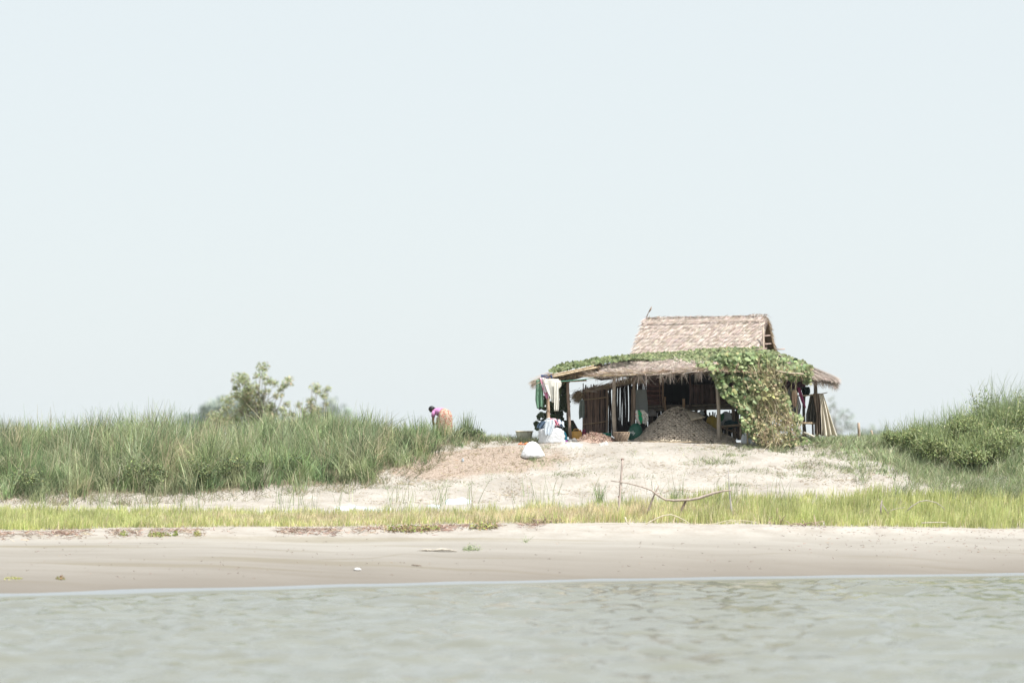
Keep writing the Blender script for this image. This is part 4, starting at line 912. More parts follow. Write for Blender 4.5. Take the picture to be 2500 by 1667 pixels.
hang('pink_garment', [(1022,1342,1352),(1026,1346,1358),(1031,1352,1362),(1037,1356,1363)], 96.8, (.80,.30,.40), 'pink garment at the top right of the washing heap', 'garment', .03, 2)
hang('navy_garment', [(1028,1322,1334),(1032,1316,1334),(1038,1312,1332),(1046,1310,1324)], 96.85, (.10,.15,.22), 'navy garment at the left side of the washing heap', 'garment', .03, 2)
sack('teal_sack', 1375, 97.3, .26, .42, (.015,.12,.17), 'dark teal sack beside the large white sack', 12, lump=.12, top=.3)
mb = MB(); b = on(1383, 96.9); lathe(mb, b, [(.04,0),(.055,.05),(.03,.1),(.01,.12)], 10, (.28,.06,.30), .3); tag(mb.build('purple_bundle', M['cloth'], loc=b), 'little purple cloth bundle on the sand by the second post', 'bundle')
sack('small_pale_bag', 1378, 96.95, .12, .15, (.75,.72,.78), 'tiny pale bag beside the teal sack', 13, 'bag')
# orange drum / box
OB = empty('orange_canister', on(1408, 97.9), 'orange-yellow square canister standing right of the second porch post', 'canister'); b = on(1408, 97.9)
mb = MB(); box(mb, b+[-.17,-.14,0], b+[.17,.14,.36], (.62,.33,.07)); o = mb.build('body', M['plastic'], OB); o.modifiers.new('b', 'BEVEL').width = .03
mb = MB(); tube(mb, [b+[-.1,0,.36], b+[-.08,0,.42], b+[.06,0,.42], b+[.08,0,.36]], .018, 6, (.58,.30,.07)); mb.build('handle', M['plastic'], OB)
mb = MB(); lathe(mb, b+[.12,-.06,.355], [(.03,0),(.03,.04),(.02,.045)], 10, (.55,.1,.05)); mb.build('cap', M['plastic'], OB)
# leaning dark sheet behind
mb = MB(); q = [P(1372,1066,99.4), P(1372,1026,99.9), P(1400,1026,99.9), P(1422,1066,99.4)]
def f(u, v): p = bil([q[0], q[3], q[2], q[1]])(u, v); p[..., 1] += .04*np.sin(u*9); return p
grid(mb, f, 14, 10, (.16,.12,.10)); tag(mb.build('leaning_mat', M['cane'], loc=q[0], solid=.02), 'dark brown mat leaning up behind the orange canister', 'mat')
mb = MB(); n = 2
for k, (a, s) in enumerate([(1392, 1), (1402, 1.2)]):
    b = on(a, 96.9); lathe(mb, b, [(.07,0),(.09*s,.03),(.06*s,.08*s),(.02,.12*s)], 12, (.27,.26,.25), .35, 2, 1.3, .7, k)
tag(mb.build('grey_rag', M['cloth'], loc=on(1397, 96.9)), 'grey rag bunched on the sand beneath the orange canister', 'rag')
hang('red_blue_bag', [(1048,1422,1429),(1054,1421,1430),(1060,1421,1429),(1066,1421,1428)], 98.3, (.45,.06,.08), 'little red and blue bag at the left corner of the cane shed', 'bag', .03, 1, c2=(.05,.12,.3))
# grain heaps
def mound(name, px0, px1, Y, hh, label, cols, mt='mound', chips=0, dep=.7, pk_=.45, cat='heap'):
    x0, x1 = X(px0, Y), X(px1, Y); mb = MB()
    def f(u, v):
        x = x0+(x1-x0)*u; y = Y+(v-.5)*2*dep; s = np.clip(1-((u-pk_)/np.where(u < pk_, pk_, 1-pk_))**2-((v-.5)*2)**2*.9, 0, 1)**.75
        return np.stack([x, y, G(x.ravel(), y.ravel()).reshape(x.shape)-.03+hh*s*(1+.5*fbm(u*8, v*8))], -1)
    grid(mb, f, 50, 26, np.array(cols).mean(0))
    if chips:
        u, v = R.random(chips), R.random(chips); p = f(u, v); k = np.hypot((u-.5)*2, (v-.5)*2) < .97; p = p[k]; n = len(p)
        d = R.normal(size=(n, 3)); d[:, 2] = np.abs(d[:, 2])*.5
        blades(mb, p, d, R.uniform(.03, .08, n), R.uniform(.012, .03, n), R.normal(0, .01, (n, 3)), pick(cols, n, .25), 1, .5)
    return tag(mb.build(name, M[mt], smooth=True, loc=(x0, Y, gz((x0+x1)/2, Y))), label, cat)
mound('husk_heap', 1408, 1506, 97.0, .27, 'low heap of pinkish husks in front of the cane shed', [(.46,.33,.26),(.38,.26,.21),(.56,.43,.35)], chips=5000, pk_=.4)
# wicker basket
WB = empty('wicker_basket', on(1517, 96.7), 'brown wicker basket standing at the foot of the third porch post', 'basket'); b = on(1517, 96.7)
mb = MB(); lathe(mb, b, [(.17,0),(.21,.1),(.245,.22),(.255,.31),(.23,.31),(.19,.12),(.1,.04)], 26, (.22,.165,.125), .03); mb.build('body', M['cane'], WB, smooth=True)
mb = MB(); tube(mb, [(b[0]+.255*math.cos(t), b[1]+.255*math.sin(t), b[2]+.31) for t in np.linspace(0, 6.283, 21)], .014, 6, (.36,.27,.19)); mb.build('rim', M['cane'], WB)
mb = MB()
for k in range(14):
    a0 = k/14*6.283
    tube(mb, [(b[0]+(r*1.03)*math.cos(a0+h*2.2), b[1]+(r*1.03)*math.sin(a0+h*2.2), b[2]+h) for r, h in [(.175,.01),(.21,.1),(.243,.22),(.255,.3)]], .007, 4, (.42,.33,.24))
mb.build('weave', M['cane'], WB)
# basin
BS = empty('green_basin', on(1480, 98.2), 'teal green plastic basin behind the husk heap', 'basin'); b = on(1480, 98.2)+[0,0,.06]
mb = MB(); lathe(mb, b, [(.13,0),(.17,.2),(.18,.21),(.165,.2),(.11,.03)], 24, (.02,.26,.18)); mb.build('body', M['plastic'], BS, smooth=True)
mb = MB(); tube(mb, [(b[0]+.18*math.cos(t), b[1]+.18*math.sin(t), b[2]+.21) for t in np.linspace(0, 6.283, 21)], .012, 6, (.03,.32,.23)); mb.build('rim', M['plastic'], BS)
# green printed sack with lettering
GS = empty('green_sack', on(1552, 97.6), 'dark green sack with white lettering left of the mat-covered mound', 'sack'); b = on(1552, 97.6)
mb = MB(); lathe(mb, b, [(.17,0),(.21,.06),(.215,.2),(.20,.36),(.17,.46),(.12,.54),(.05,.58)], 26, (.01,.085,.055), .09, 3, 1.1, .8, 5); mb.build('body', M['plastic'], GS, smooth=True)
tcv = bpy.data.curves.new('t', 'FONT'); tcv.body = 'coly'; tcv.size = .15; tcv.extrude = .002; tcv.align_x = 'CENTER'
to = bpy.data.objects.new('t', tcv); COL.objects.link(to); dg = bpy.context.evaluated_depsgraph_get(); me = bpy.data.meshes.new_from_object(to.evaluated_get(dg)); bpy.data.objects.remove(to)
lo = bpy.data.objects.new('lettering', me); COL.objects.link(lo); lo.parent = GS; me.materials.clear(); me.materials.append(mat('white_print', (.75,.77,.75), var=.1))
lo.location = (X(1541,97.4)-b[0], -.205, .24); lo.rotation_euler = (math.radians(88), math.radians(12), math.radians(-14))
sack('grey_sack', 1590, 98.1, .55, .46, (.24,.25,.26), 'grey sack showing between the printed bag and the mat-covered mound', 21)
sack('grey_sack', 1588, 99.3, .3, .22, (.30,.27,.26), 'small brownish-grey sack hung below the house floor left of the mound', 22, base=P(1593, 1015, 99.0))
# big mound under woven mats
def mrow(px): return np.interp(px, [1540,1560,1590,1625,1640,1655,1670,1690,1712,1730,1750,1770,1800], [1076,1062,1034,1003,995,993,996,1006,1022,1036,1049,1060,1076])
GM = empty('covered_mound', on(1665, 97.2), 'big mound covered with coarsely woven mats under the front porch', 'mound')
def mfun(u, v, lift=0):
    px = 1545+250*u; Yr = 97.75; zt = Z(mrow(px), Yr); s = v
    y = Yr-(.98*np.sin(np.clip(s, 0, 1)*math.pi/2))*np.sqrt(np.clip(1-((u-.5)/.62)**2, .05, 1))
    x = X(px, Yr)*1.0+0*v
    zb = G(x.ravel(), y.ravel()).reshape(np.shape(x))+.0
    z = zb+(zt-zb)*np.clip(1-s, 0, 1)**.9*1.0
    p = np.stack([x, y, z], -1)
    return p
mb = MB(); grid(mb, lambda u, v: mfun(u, v)-np.array([0, -.02, .03]), 50, 20, (.22,.185,.15))
def mback(u, v): p = mfun(u, v*.999); p[..., 1] = 2*97.75-p[..., 1]; return p
grid(mb, lambda u, v: mback(u, v), 40, 12, (.25,.22,.18))
mb.build('grain', M['mound'], GM, smooth=True)
mb = MB(); nu_, nv_ = 44, 17
cells_v = []; cells_c = []
for iu in range(nu_):
    for iv in range(nv_):
        if R.random() < .035: continue
        # diagonal weave: rotate the lattice a little
        u0 = (iu+.5)/nu_+.006*(iv % 2); v0 = (iv+.5)/nv_
        hor = (iu+iv) % 2; hu = (.62 if hor else .40)/nu_; hv = (.38 if hor else .60)/nv_
        sk = .28/nu_
        uu = np.array([[-hu, -hu*.3, hu*.3, hu]]*3)+u0; vv = np.array([[-hv]*4, [0]*4, [hv]*4])+v0
        uu = uu-(vv-v0)*nv_*sk+R.normal(0, .0012); vv = vv+R.normal(0, .004)+(uu-u0)*.25
        uu = np.clip(uu, 0.0, 1); vv = np.clip(vv, -.03, 1.0)
        p = mfun(uu, vv); h = (.024 if hor else .014)*np.array([[.45, 1, 1, .45]]*3)*np.array([[.9]*4, [1]*4, [.8]*4])*R.uniform(.6, 1.4)+.006
        p[..., 1] -= h*.8; p[..., 2] += h*.9
        q = np.array([[r*4+c, r*4+c+1, (r+1)*4+c+1, (r+1)*4+c] for r in range(2) for c in range(3)])
        edge = .62 if iv == nv_-1 else 1
        base = np.array((.40,.34,.28))*R.uniform(.84, 1.12)*(1.15 if hor else .9)
        if iv == nv_-1: base = np.array((.62,.54,.42))*R.uniform(.8, 1.15)  # lowest row lighter: sunlit strip along the foot painted into the mat
        mb.add(p.reshape(-1, 3), q, base)
mb.build('woven_mat', M['cane'], GM, solid=.006)
mb = MB(); tube(mb, [P(1575,1078,96.75), P(1620,1079,96.72), P(1665,1079,96.72), P(1720,1077,96.75)], .012, 5, (.55,.44,.3), wob=.01); mb.build('mat_edge', M['cane'], GM)
mb = MB(); grid(mb, bil([P(1688,1026,97.0), P(1722,1018,97.0), P(1700,1005,97.6), P(1672,1000,97.6)]), 6, 6, (.33,.28,.22)); mb.build('mat_flap', M['cane'], GM, solid=.02)
hang('black_sheet', [(1022,1700,1712),(1034,1704,1730),(1046,1718,1746),(1054,1740,1752)], 97.9, (.012,.02,.02), 'black sheet slung over the right shoulder of the covered mound', 'sheet', .05, 2)
# store under the house
UG = 'things stored under the raised floor'
def ball(name, px, py, Y, rx, rz, c, label, cat, seed=1, m='plastic'):
    b = P(px, py, Y); mb = MB(); a = np.linspace(0, math.pi, 12)
    lathe(mb, b, [(max(.004, rx*math.sin(t)), -rz*math.cos(t)) for t in a], 20, c, .05, 3, 1, .9, seed); return tag(mb.build(name, M[m], smooth=True, loc=b), label, cat, UG)
YD = empty('yellow_drum', on(1743, 98.6), 'yellow drum behind the right front porch post', 'drum', UG); b = P(1738, 1070, 98.6)
mb = MB(); lathe(mb, b, [(.16,0),(.19,.03),(.19,.3),(.2,.32),(.19,.34),(.185,.58),(.13,.7),(.05,.72)], 24, (.42,.29,.03)); mb.build('body', M['plastic'], YD, smooth=True)
mb = MB(); lathe(mb, b+[0,0,.715], [(.06,0),(.06,.04),(.04,.05)], 14, (.3,.2,.03)); mb.build('lid', M['plastic'], YD)
ball('black_pot', 1701, 1018, 98.8, .13, .12, (.012,.012,.014), 'round black pot just right of the mound top', 'pot')
ball('black_pot', 1722, 1022, 99.2, .14, .15, (.01,.01,.012), 'larger black pot left of the yellow drum', 'pot', 2)
ball('teal_bundle', 1785, 1036, 98.9, .24, .16, (.01,.06,.07), 'dark teal bundle on the low table', 'bundle', 3, 'cloth')
sack('white_bag', 1713, 99.3, .26, .44, (.55,.58,.60), 'white bag standing under the floor between the black pots', 31, 'bag', group=UG, base=P(1713, 1032, 99.5))
sack('white_bag', 1772, 99.6, .5, .5, (.50,.53,.55), 'wide white bag behind the low table right of the porch post', 32, 'bag', group=UG, base=P(1772, 1040, 99.5))
hang('green_blanket', [(1010,1754,1768),(1016,1754,1768),(1022,1755,1768),(1028,1756,1764)], 98.7, (.02,.14,.05), 'small green cloth just right of the porch post', 'cloth', .02, 1)
LT = empty('low_table', on(1782, 98.2), 'low bamboo table between the porch post and the vine', 'table')
mb = MB(); a = P(1772, 1042, 98.0)
for k in range(7): tube(mb, [P(1756+k*.5, 1041+k*.3, 97.7+k*.12), P(1812, 1036+k*.3, 97.7+k*.12)], .03, 6, np.array((.36,.27,.19))*R.uniform(.8, 1.2), wob=.008)
mb.build('top', M['bark'], LT)
for q in ([(1763,1074,97.5),(1759,1045,97.6)], [(1808,1072,97.6),(1808,1040,97.7)], [(1775,1070,98.5),(1775,1040,98.5)]):
    mb = MB(); tube(mb, [P(*q[0]), P(*q[1])], .036, 7, (.42,.33,.24)); mb.build('leg', M['bark'], LT)
mb = MB(); tube(mb, [P(1754,1040,97.55), P(1785,1052,97.7), P(1812,1060,98.2)], .02, 6, (.2,.14,.1)); mb.build('brace', M['bark'], LT)
sack('white_sack', 1822, 97.0, .34, .42, (.66,.68,.71), 'pale grey-white sack at the left foot of the big vine', 33, top=.3)
sack('white_sack', 1843, 96.9, .3, .34, (.62,.63,.66), 'pale sack half hidden in the foot of the big vine', 34, top=.4)
sack('dark_bag', 1780, 97.9, .4, .2, (.05,.07,.07), 'flat dark bag lying under the low table', 35, 'bag')
sack('small_pale_bag', 1778, 97.4, .2, .12, (.4,.42,.42), 'crumpled grey bag under the front of the low table', 36, 'bag')

# plastic sheets on the ground
def sheet(name, px0, px1, row, dep, c, label, hgt=.06, seed=0, cat='plastic sheet', lo=88.5, hi=97.5, m='sack'):
    pm = (px0+px1)/2; Ys = np.linspace(lo, hi, 300); rows = HY+(ZC-G(X(pm, Ys), Ys))*F/Ys; Yc = Ys[np.argmin(np.abs(rows-row))]
    mb = MB(); rr = np.random.default_rng(seed); s1, s2 = rr.random(2)*50
    def f(u, v):
        e = .3*fbm(v*3+s1, u*0, 2); e2 = .5*fbm(u*4+s2, v*0, 2)
        px = px0+(px1-px0)*(u+e*.25); y = Yc+(v-.5+e2)*dep; x = X(px, y)
        z = G(x.ravel(), y.ravel()).reshape(x.shape)-.02+1.6*hgt*np.clip(.4+1.1*fbm(u*5+s1, v*3+s2, 3), 0, 1.2)*np.sin(np.clip(u, 0, 1)*math.pi)**.5*np.sin(np.clip(v, 0, 1)*math.pi)**.5
        return np.stack([x, y, z], -1)
    grid(mb, f, 46, 20, c); return tag(mb.build(name, M[m], smooth=True, loc=(X(pm, Yc), Yc, gz(X(pm, Yc), Yc)), solid=.004), label, cat)
sheet('plastic_sheet', 1365, 1425, 1083, .7, (.50,.48,.445), 'pale crumpled plastic sheet on the sand below the orange canister', .07, 1)
sheet('plastic_sheet', 1462, 1486, 1084, .4, (.52,.50,.47), 'small crumpled plastic sheet on the sand below the wicker basket', .12, 2)
sheet('plastic_sheet', 812, 958, 1243, .9, (.50,.53,.55), 'long white plastic sheet half buried at the left behind the marsh grass', .09, 3, lo=88.5, hi=92)
sheet('plastic_sheet', 1085, 1150, 1226, .8, (.52,.56,.59), 'crumpled white plastic sheet at the back edge of the marsh grass strip', .10, 4, lo=88.5, hi=92)
sheet('plastic_sheet', 1040, 1075, 1236, .5, (.50,.53,.55), 'short strip of white plastic left of the crumpled sheet in the grass', .08, 5, lo=88.5, hi=92)
sheet('grey_tarp', 1500, 1600, 1073, .9, (.22,.215,.21), 'grey tarpaulin spread at the left foot of the mat-covered mound', .12, 8, 'tarp', lo=96.6, hi=97.6)
mb = MB(); b = on(1130, 95.0); lathe(mb, b, [(.03,0),(.038,.02),(.038,.07),(.015,.10),(.015,.12)], 10, (.42,.46,.50)); tag(mb.build('plastic_bottle', M['plastic'], loc=b), 'small clear plastic bottle in the grass above the husk litter', 'bottle')
mb = MB(); b = on(2057, 97.0); leaves(mb, b+R.normal(0, .03, (10, 3))+[0,0,.03], R.normal(size=(10, 3))+[0,-1,1], .08, pick([(.75,.2,.35)], 10), .1, 6); tag(mb.build('pink_scrap', M['plastic'], loc=b), 'bright pink scrap on the ground right of the washing', 'scrap')

# stakes on the right skyline
FG = 'short stakes right of the hut'
for q, lab in (([(2097,1078,99.0),(2096,1032,99.0),.05], 'thick leaning stake right of the hut, sunlit'), ([(2131,1066,101),(2127,1050,101),.04], 'short stub stake farther right on the skyline')):
    mb = MB(); tube(mb, [P(*q[0])-[0,0,.25], P(*q[0]), P(*q[1])], [q[2], q[2], q[2]*.8], 7, (.46,.36,.28), wob=.01); tag(mb.build('stake', M['bark'], loc=P(*q[0])), lab, 'stake', FG)

# ------------------------------------------------------------ drift fence in the marsh grass
def stakeY(px, row):
    Ys = np.linspace(85, 92, 200); rows = HY+(ZC-G(X(px, Ys), Ys))*F/Ys; return Ys[np.argmin(np.abs(rows-row))]
DF = empty('drift_fence', P(1600, 1265, 88.2), 'rough driftwood fence of leaning stakes and one sagging branch in the marsh grass', 'fence')
FY = 88.0
for pts, r, c in [([(1508,1270),(1513,1200),(1520,1120)], [.042,.038,.03], (.54,.45,.40)), ([(1578,1262),(1594,1215),(1608,1186)], [.034,.03,.018], (.33,.27,.23)), ([(1658,1262),(1668,1235),(1681,1212)], [.038,.034,.022], (.26,.20,.17)), ([(1787,1258),(1782,1195),(1778,1140)], [.028,.02,.009], (.50,.46,.45))]:
    mb = MB(); tube(mb, [P(a, b, FY) for a, b in pts], r, 7, c, wob=.01)
    if pts[0][0] == 1508:
        for a_, b_2 in ((1512,1213),(1515,1176),(1519,1122)): tube(mb, [P(a_-3, b_2, FY), P(a_+3, b_2-2, FY)], .035, 6, (.28,.18,.15))
    mb.build('stake', M['bark'], DF, smooth=True)
mb = MB(); tube(mb, [P(a, b, FY-.05) for a, b in [(1491,1173),(1512,1176),(1540,1180),(1575,1190),(1598,1199),(1608,1210),(1622,1219),(1640,1221),(1680,1220),(1705,1216),(1730,1208),(1755,1200),(1786,1196)]], [.014,.016,.018,.021,.024,.028,.032,.036,.04,.042,.042,.036,.018], 7, (.42,.35,.30), wob=.008)
mb.build('branch', M['bark'], DF, smooth=True)
def drift(pts, Y, r, c, label, name='driftwood', group=None, cat='driftwood'):
    mb = MB(); p = [P(a, b, Y) for a, b in pts]; tube(mb, p, list(np.linspace(r, r*.5, len(p))), 6, c, wob=.006)
    return tag(mb.build(name, M['bark'], smooth=True, loc=p[0]), label, cat, group)
DG_ = 'bleached driftwood at the edge of the marsh grass'
pw = (.62,.55,.42)
drift([(1568,1284),(1590,1272),(1612,1260),(1636,1255),(1660,1263),(1682,1276),(1688,1280)], 86.4, .022, pw, 'pale bowed branch arching low in front of the fence stakes', group=DG_)
drift([(1526,1262),(1529,1272),(1540,1284)], 86.4, .026, pw, 'short pale branch end standing right of the tall stake', group=DG_)
drift([(1690,1279),(1720,1281),(1745,1279),(1770,1272),(1790,1268)], 86.5, .018, pw, 'long pale twig lying along the sand right of the bowed branch', group=DG_)
drift([(1770,1276),(1800,1270),(1830,1272),(1850,1276)], 86.5, .016, pw, 'pale curved twig at the right end of the driftwood line', group=DG_)
drift([(2212,1262),(2219,1268),(2228,1290-40),(2232,1222+20)][:1]+[(2150,1256),(2152,1235),(2153,1221)], 88.2, .03, (.42,.36,.32), 'grey stump twig standing in the marsh grass at right', group='grey twigs in the right marsh grass') if False else None
drift([(2151,1256),(2150,1240),(2153,1221)], 88.2, .032, (.40,.34,.32), 'upright grey forked stub in the right marsh grass', group='grey twigs in the right marsh grass')
drift([(2170,1255),(2160,1240),(2154,1230)], 88.2, .02, (.42,.36,.33), 'leaning grey twig touching the forked stub', group='grey twigs in the right marsh grass')
drift([(2212,1250),(2225,1236),(2245,1224),(2262,1221),(2285,1226),(2300,1236),(2310,1248)], 88.4, .018, (.46,.40,.38), 'long arched grey twig in the right marsh grass', group='grey twigs in the right marsh grass')
drift([(2166,1250),(2185,1242),(2210,1238)], 88.3, .014, (.46,.40,.36), 'thin low twig between the forked stub and the arched twig', group='grey twigs in the right marsh grass')
drift([(2250,1276),(2285,1274),(2312,1275)], 87.3, .018, (.58,.52,.42), 'straight pale stick lying at the front of the right marsh grass', group='grey twigs in the right marsh grass')

# flotsam line at the top of the beach
mb = MB()
def crest(px): return np.interp(px, [-250,0,450,900,1150,1500,2100,2500,2750], [83.4,83.8,84.4,85.1,85.8,86.3,86.5,86.9,87.3])
n = 8500; px = R.uniform(-100, 1380, n); k = R.random(n) < np.clip(.25+2.2*fbm(px*.02+4, px*0, 3)+.35*np.exp(-((px-1010)/120)**2), 0, 1); px = px[k]; n = len(px)
Y = crest(px)+R.normal(.2, .38, n); x = X(px, Y); d = R.normal(size=(n, 3)); d[:, 2] = np.abs(d[:, 2])*.22
blades(mb, np.stack([x, Y, G(x, Y)+.01], 1), d, R.uniform(.05, .32, n), R.uniform(.008, .022, n), R.normal(0, .03, (n, 3)), pick([(.36,.24,.19),(.46,.34,.27),(.24,.15,.12),(.56,.46,.36)], n, .2), 3)
n = 700; px = R.uniform(1900, 2600, n); k = R.random(n) < .5; px = px[k]; n = len(px); Y = crest(px)-R.random(n)**2*3+.1; x = X(px, Y); d = R.normal(size=(n, 3)); d[:, 2] = np.abs(d[:, 2])*.1
blades(mb, np.stack([x, Y, G(x, Y)+.008], 1), d, R.uniform(.02, .14, n), .014, R.normal(0, .02, (n, 3)), pick([(.26,.16,.13),(.36,.25,.2)], n, .2), 2)
n = 500; px = R.uniform(-50, 2600, n); Y = crest(px)-R.random(n)*9; x = X(px, Y); z = G(x, Y); k = z > .12; x, Y, z = x[k], Y[k], z[k]; n = len(x)
d = R.normal(size=(n, 3)); d[:, 2] = np.abs(d[:, 2])*.08
blades(mb, np.stack([x, Y, z+.008], 1), d, R.uniform(.02, .1, n), .014, R.normal(0, .02, (n, 3)), pick([(.20,.14,.11),(.30,.22,.17)], n, .2), 2)
tag(mb.build('flotsam', M['straw']), 'line of dry reddish flotsam along the top of the beach', 'debris', kind='stuff')
def clump(px, row, w_, h_, cols, label, n, leaf=.07, lo=70, name='water_plant', stalk=40, group='green plants on the flotsam line'):
    Ys = np.linspace(lo, 88, 400); rows = HY+(ZC-G(X(px, Ys), Ys))*F/Ys; Yc = Ys[np.argmin(np.abs(rows-row))]; x0 = X(px, Yc); ww = w_/F*Yc
    mb = MB(); x = x0+np.clip(R.normal(0, ww*.24, n), -ww*.45, ww*.45); Y = Yc+R.normal(0, .12, n); z = G(x, Y)+R.random(n)*h_
    leaves(mb, np.stack([x, Y, z], 1), R.normal(size=(n, 3))+[0,-.8,.8], leaf*R.uniform(.5, 1.3, n), pick(cols, n, .2), .1, 6, .7)
    q = np.linspace(-.45, .45, 9); tube(mb, [(x0+a*ww, Yc+R.normal(0, .05), gz(x0+a*ww, Yc)+.02) for a in q], .012, 5, cols[-1])
    if stalk:
        x = x0+np.clip(R.normal(0, ww*.22, stalk), -ww*.4, ww*.4); Y = Yc+R.normal(0, .1, stalk)
        grass(mb, x, Y, R.uniform(.5, 1.4, stalk)*h_, .012, cols, lean=.6, bend=.4, segs=3, clump=False)
    tag(mb.build(name, M['leaf'], loc=(x0, Yc, gz(x0, Yc))), label, 'plant', group)
HY_ = [(.24,.30,.08),(.34,.38,.12),(.40,.30,.16),(.30,.20,.12)]
clump(990, 1296, 110, .16, HY_, 'largest heap of yellow-green stranded water plants', 340)
clump(1180, 1290, 75, .16, HY_, 'second heap of stranded water plants, nearer the centre', 220)
clump(1045, 1294, 60, .12, HY_, 'low stranded plants between the two larger heaps', 120)
clump(390, 1308, 60, .08, HY_[:3], 'flat green plants on the flotsam line at left, widest patch', 190, .06)
clump(302, 1306, 18, .10, HY_[:2], 'single small green plant at the left of the flotsam line', 40, .06)
clump(482, 1306, 20, .08, HY_[:3], 'small green patch right of the widest left patch', 60, .06)
clump(428, 1306, 14, .10, HY_[:2], 'tiny dark green sprig between the left patches', 30, .06)
clump(1150, 1342, 46, .16, GR[1:4], 'isolated grass tuft growing on the open beach', 60, .04, stalk=120, group=None, name='grass_tuft')
clump(1284, 1322, 8, .26, GR[2:4], 'lone thin grass sprig on the beach below the flotsam', 6, .03, stalk=14, group=None, name='grass_tuft')
clump(148, 1414, 24, .07, [(.30,.16,.10),(.3,.3,.1)], 'small reddish plant stranded near the waterline at left', 34, .05, stalk=14, group=None, name='stranded_plant')
clump(35, 1412, 44, .05, [(.46,.46,.16)], 'yellow limp stalk stranded near the waterline at far left', 30, .05, stalk=20, group=None, name='stranded_plant')
def onrow(px, row, lo=70, hi=88):
    Ys = np.linspace(lo, hi, 500); rows = HY+(ZC-G(X(px, Ys), Ys))*F/Ys; Y = Ys[np.argmin(np.abs(rows-row))]; return np.array([X(px, Y), Y, gz(X(px, Y), Y)])
b = onrow(1066, 1346); mb = MB()
tube(mb, [b+[-.55,0,.01], b+[-.3,0,.05], b+[-.1,.02,.03], b+[.12,0,.06], b+[.35,0,.04], b+[.55,.02,.01]], [.012,.035,.026,.042,.03,.012], 7, (.46,.42,.36), wob=.03)
for k in range(6): a = b+[R.uniform(-.5, .5), 0, .03]; tube(mb, [a, a+[R.normal(0, .1), R.normal(0, .05), R.uniform(0, .07)]], [.02, .006], 5, (.42,.37,.31))
tag(mb.build('bleached_root', M['bark'], loc=b, smooth=True), 'bleached knobbly root lying on the open beach left of the grass tuft', 'root')
b = onrow(872, 1392); mb = MB(); lathe(mb, b, [(.07,0),(.095,.02),(.07,.05),(.02,.07)], 14, (.72,.71,.69), .15, 3, 1.1, .7, 3); tag(mb.build('white_shell', M['plastic'], loc=b, smooth=True), 'small bright white lump on the wet sand near the water', 'litter')
b = onrow(1016, 1382); mb = MB(); tube(mb, [b+[-.12,0,.04], b+[0,0,.03], b+[.14,0,.02]], [.012,.016,.01], 5, (.22,.17,.13)); tag(mb.build('twig', M['bark'], loc=b), 'dark twig on the beach below the bleached root', 'twig')
for pxx, row, lab in [(1330,1276,'tangle of reddish driftwood roots against the marsh grass, right of the plant heaps'),(1895,1278,'small driftwood tangle at the grass edge right of the fence'),(1972,1284,'flat reddish driftwood tangle rightmost on the grass edge')]:
    b = onrow(pxx, row, 84, 88.5); mb = MB()
    for k in range(26 if pxx == 1330 else 12):
        a = b+[R.normal(0, .28 if pxx == 1330 else .2), R.normal(0, .08), .02]; d = R.normal(size=3); d[2] = abs(d[2])*.5; d = d/np.linalg.norm(d)*R.uniform(.15, .45)
        tube(mb, [a, a+d*.5+[0,0,.03], a+d], [.018,.013,.006], 5, np.array((.44,.33,.27))*R.uniform(.7, 1.2), wob=.02)
    tag(mb.build('driftwood_tangle', M['bark'], loc=b), lab, 'driftwood', 'driftwood tangles along the grass edge')

# ------------------------------------------------------------ person bending in the grass
PB = on(1085, 98.6)
PE = empty('person', PB, 'woman bent over in the grass, pink blouse and flowered peach skirt, dark hair tied back', 'person')
FA = math.radians(205)      # direction she faces, from +x: left and away... measured in plan
fw = np.array([math.cos(math.radians(142)), math.sin(math.radians(142)), 0.]); lf_ = np.array([-fw[1], fw[0], 0.])
def L3(f, s, z): return PB+fw*f+lf_*s+np.array([0, 0, z])
pel = L3(-.02, 0, .90); ch = L3(.30, 0, .93); nk = L3(.42, 0, .96); hd = L3(.50, 0, 1.0); ht = L3(.58, 0, 1.02)
V_ = [pel, L3(.14, 0, .93), ch, nk, hd, ht]; Ed = [(0,1),(1,2),(2,3),(3,4),(4,5)]; Rd = [.135,.12,.125,.052,.088,.07]
def add(p, r, par): V_.append(np.array(p)); Rd.append(r); Ed.append((par, len(V_)-1)); return len(V_)-1
for s in (-1, 1):
    h1 = add(L3(-.03, s*.09, .82), .095, 0); k1 = add(L3(.03, s*.10, .47), .062, h1); a1 = add(L3(-.02, s*.10, .10), .04, k1); f1 = add(L3(.05, s*.10, .05), .038, a1); add(L3(.15, s*.11, .035), .028, f1)
    s1 = add(L3(.34, s*.14, .90), .058, 2); e1 = add(L3(.34, s*.17, .64), .04, s1); w1 = add(L3(.33, s*.12, .42), .028, e1); pm = add(L3(.34, s*.11, .37), .030, w1)
    for q in range(4):
        k1 = add(L3(.355-.022*q+.005, s*.11+s*.004, .315), .0095, pm); k2 = add(L3(.36-.022*q, s*.095, .285+.004*abs(q-1.5)), .0085, k1)
    k1 = add(L3(.375, s*.09, .355), .011, pm); add(L3(.385, s*.08, .33), .0095, k1)
me = bpy.data.meshes.new('body'); me.from_pydata([tuple(v-PB) for v in V_], Ed, []); bo = bpy.data.objects.new('body', me); COL.objects.link(bo); bo.parent = PE
sk = bo.modifiers.new('skin', 'SKIN'); sv = me.skin_vertices[0].data
for k, r in enumerate(Rd): sv[k].radius = (r, r)
sv[0].use_root = True
ss = bo.modifiers.new('sub', 'SUBSURF'); ss.levels = 2; ss.render_levels = 2; me.materials.append(M['skin'])
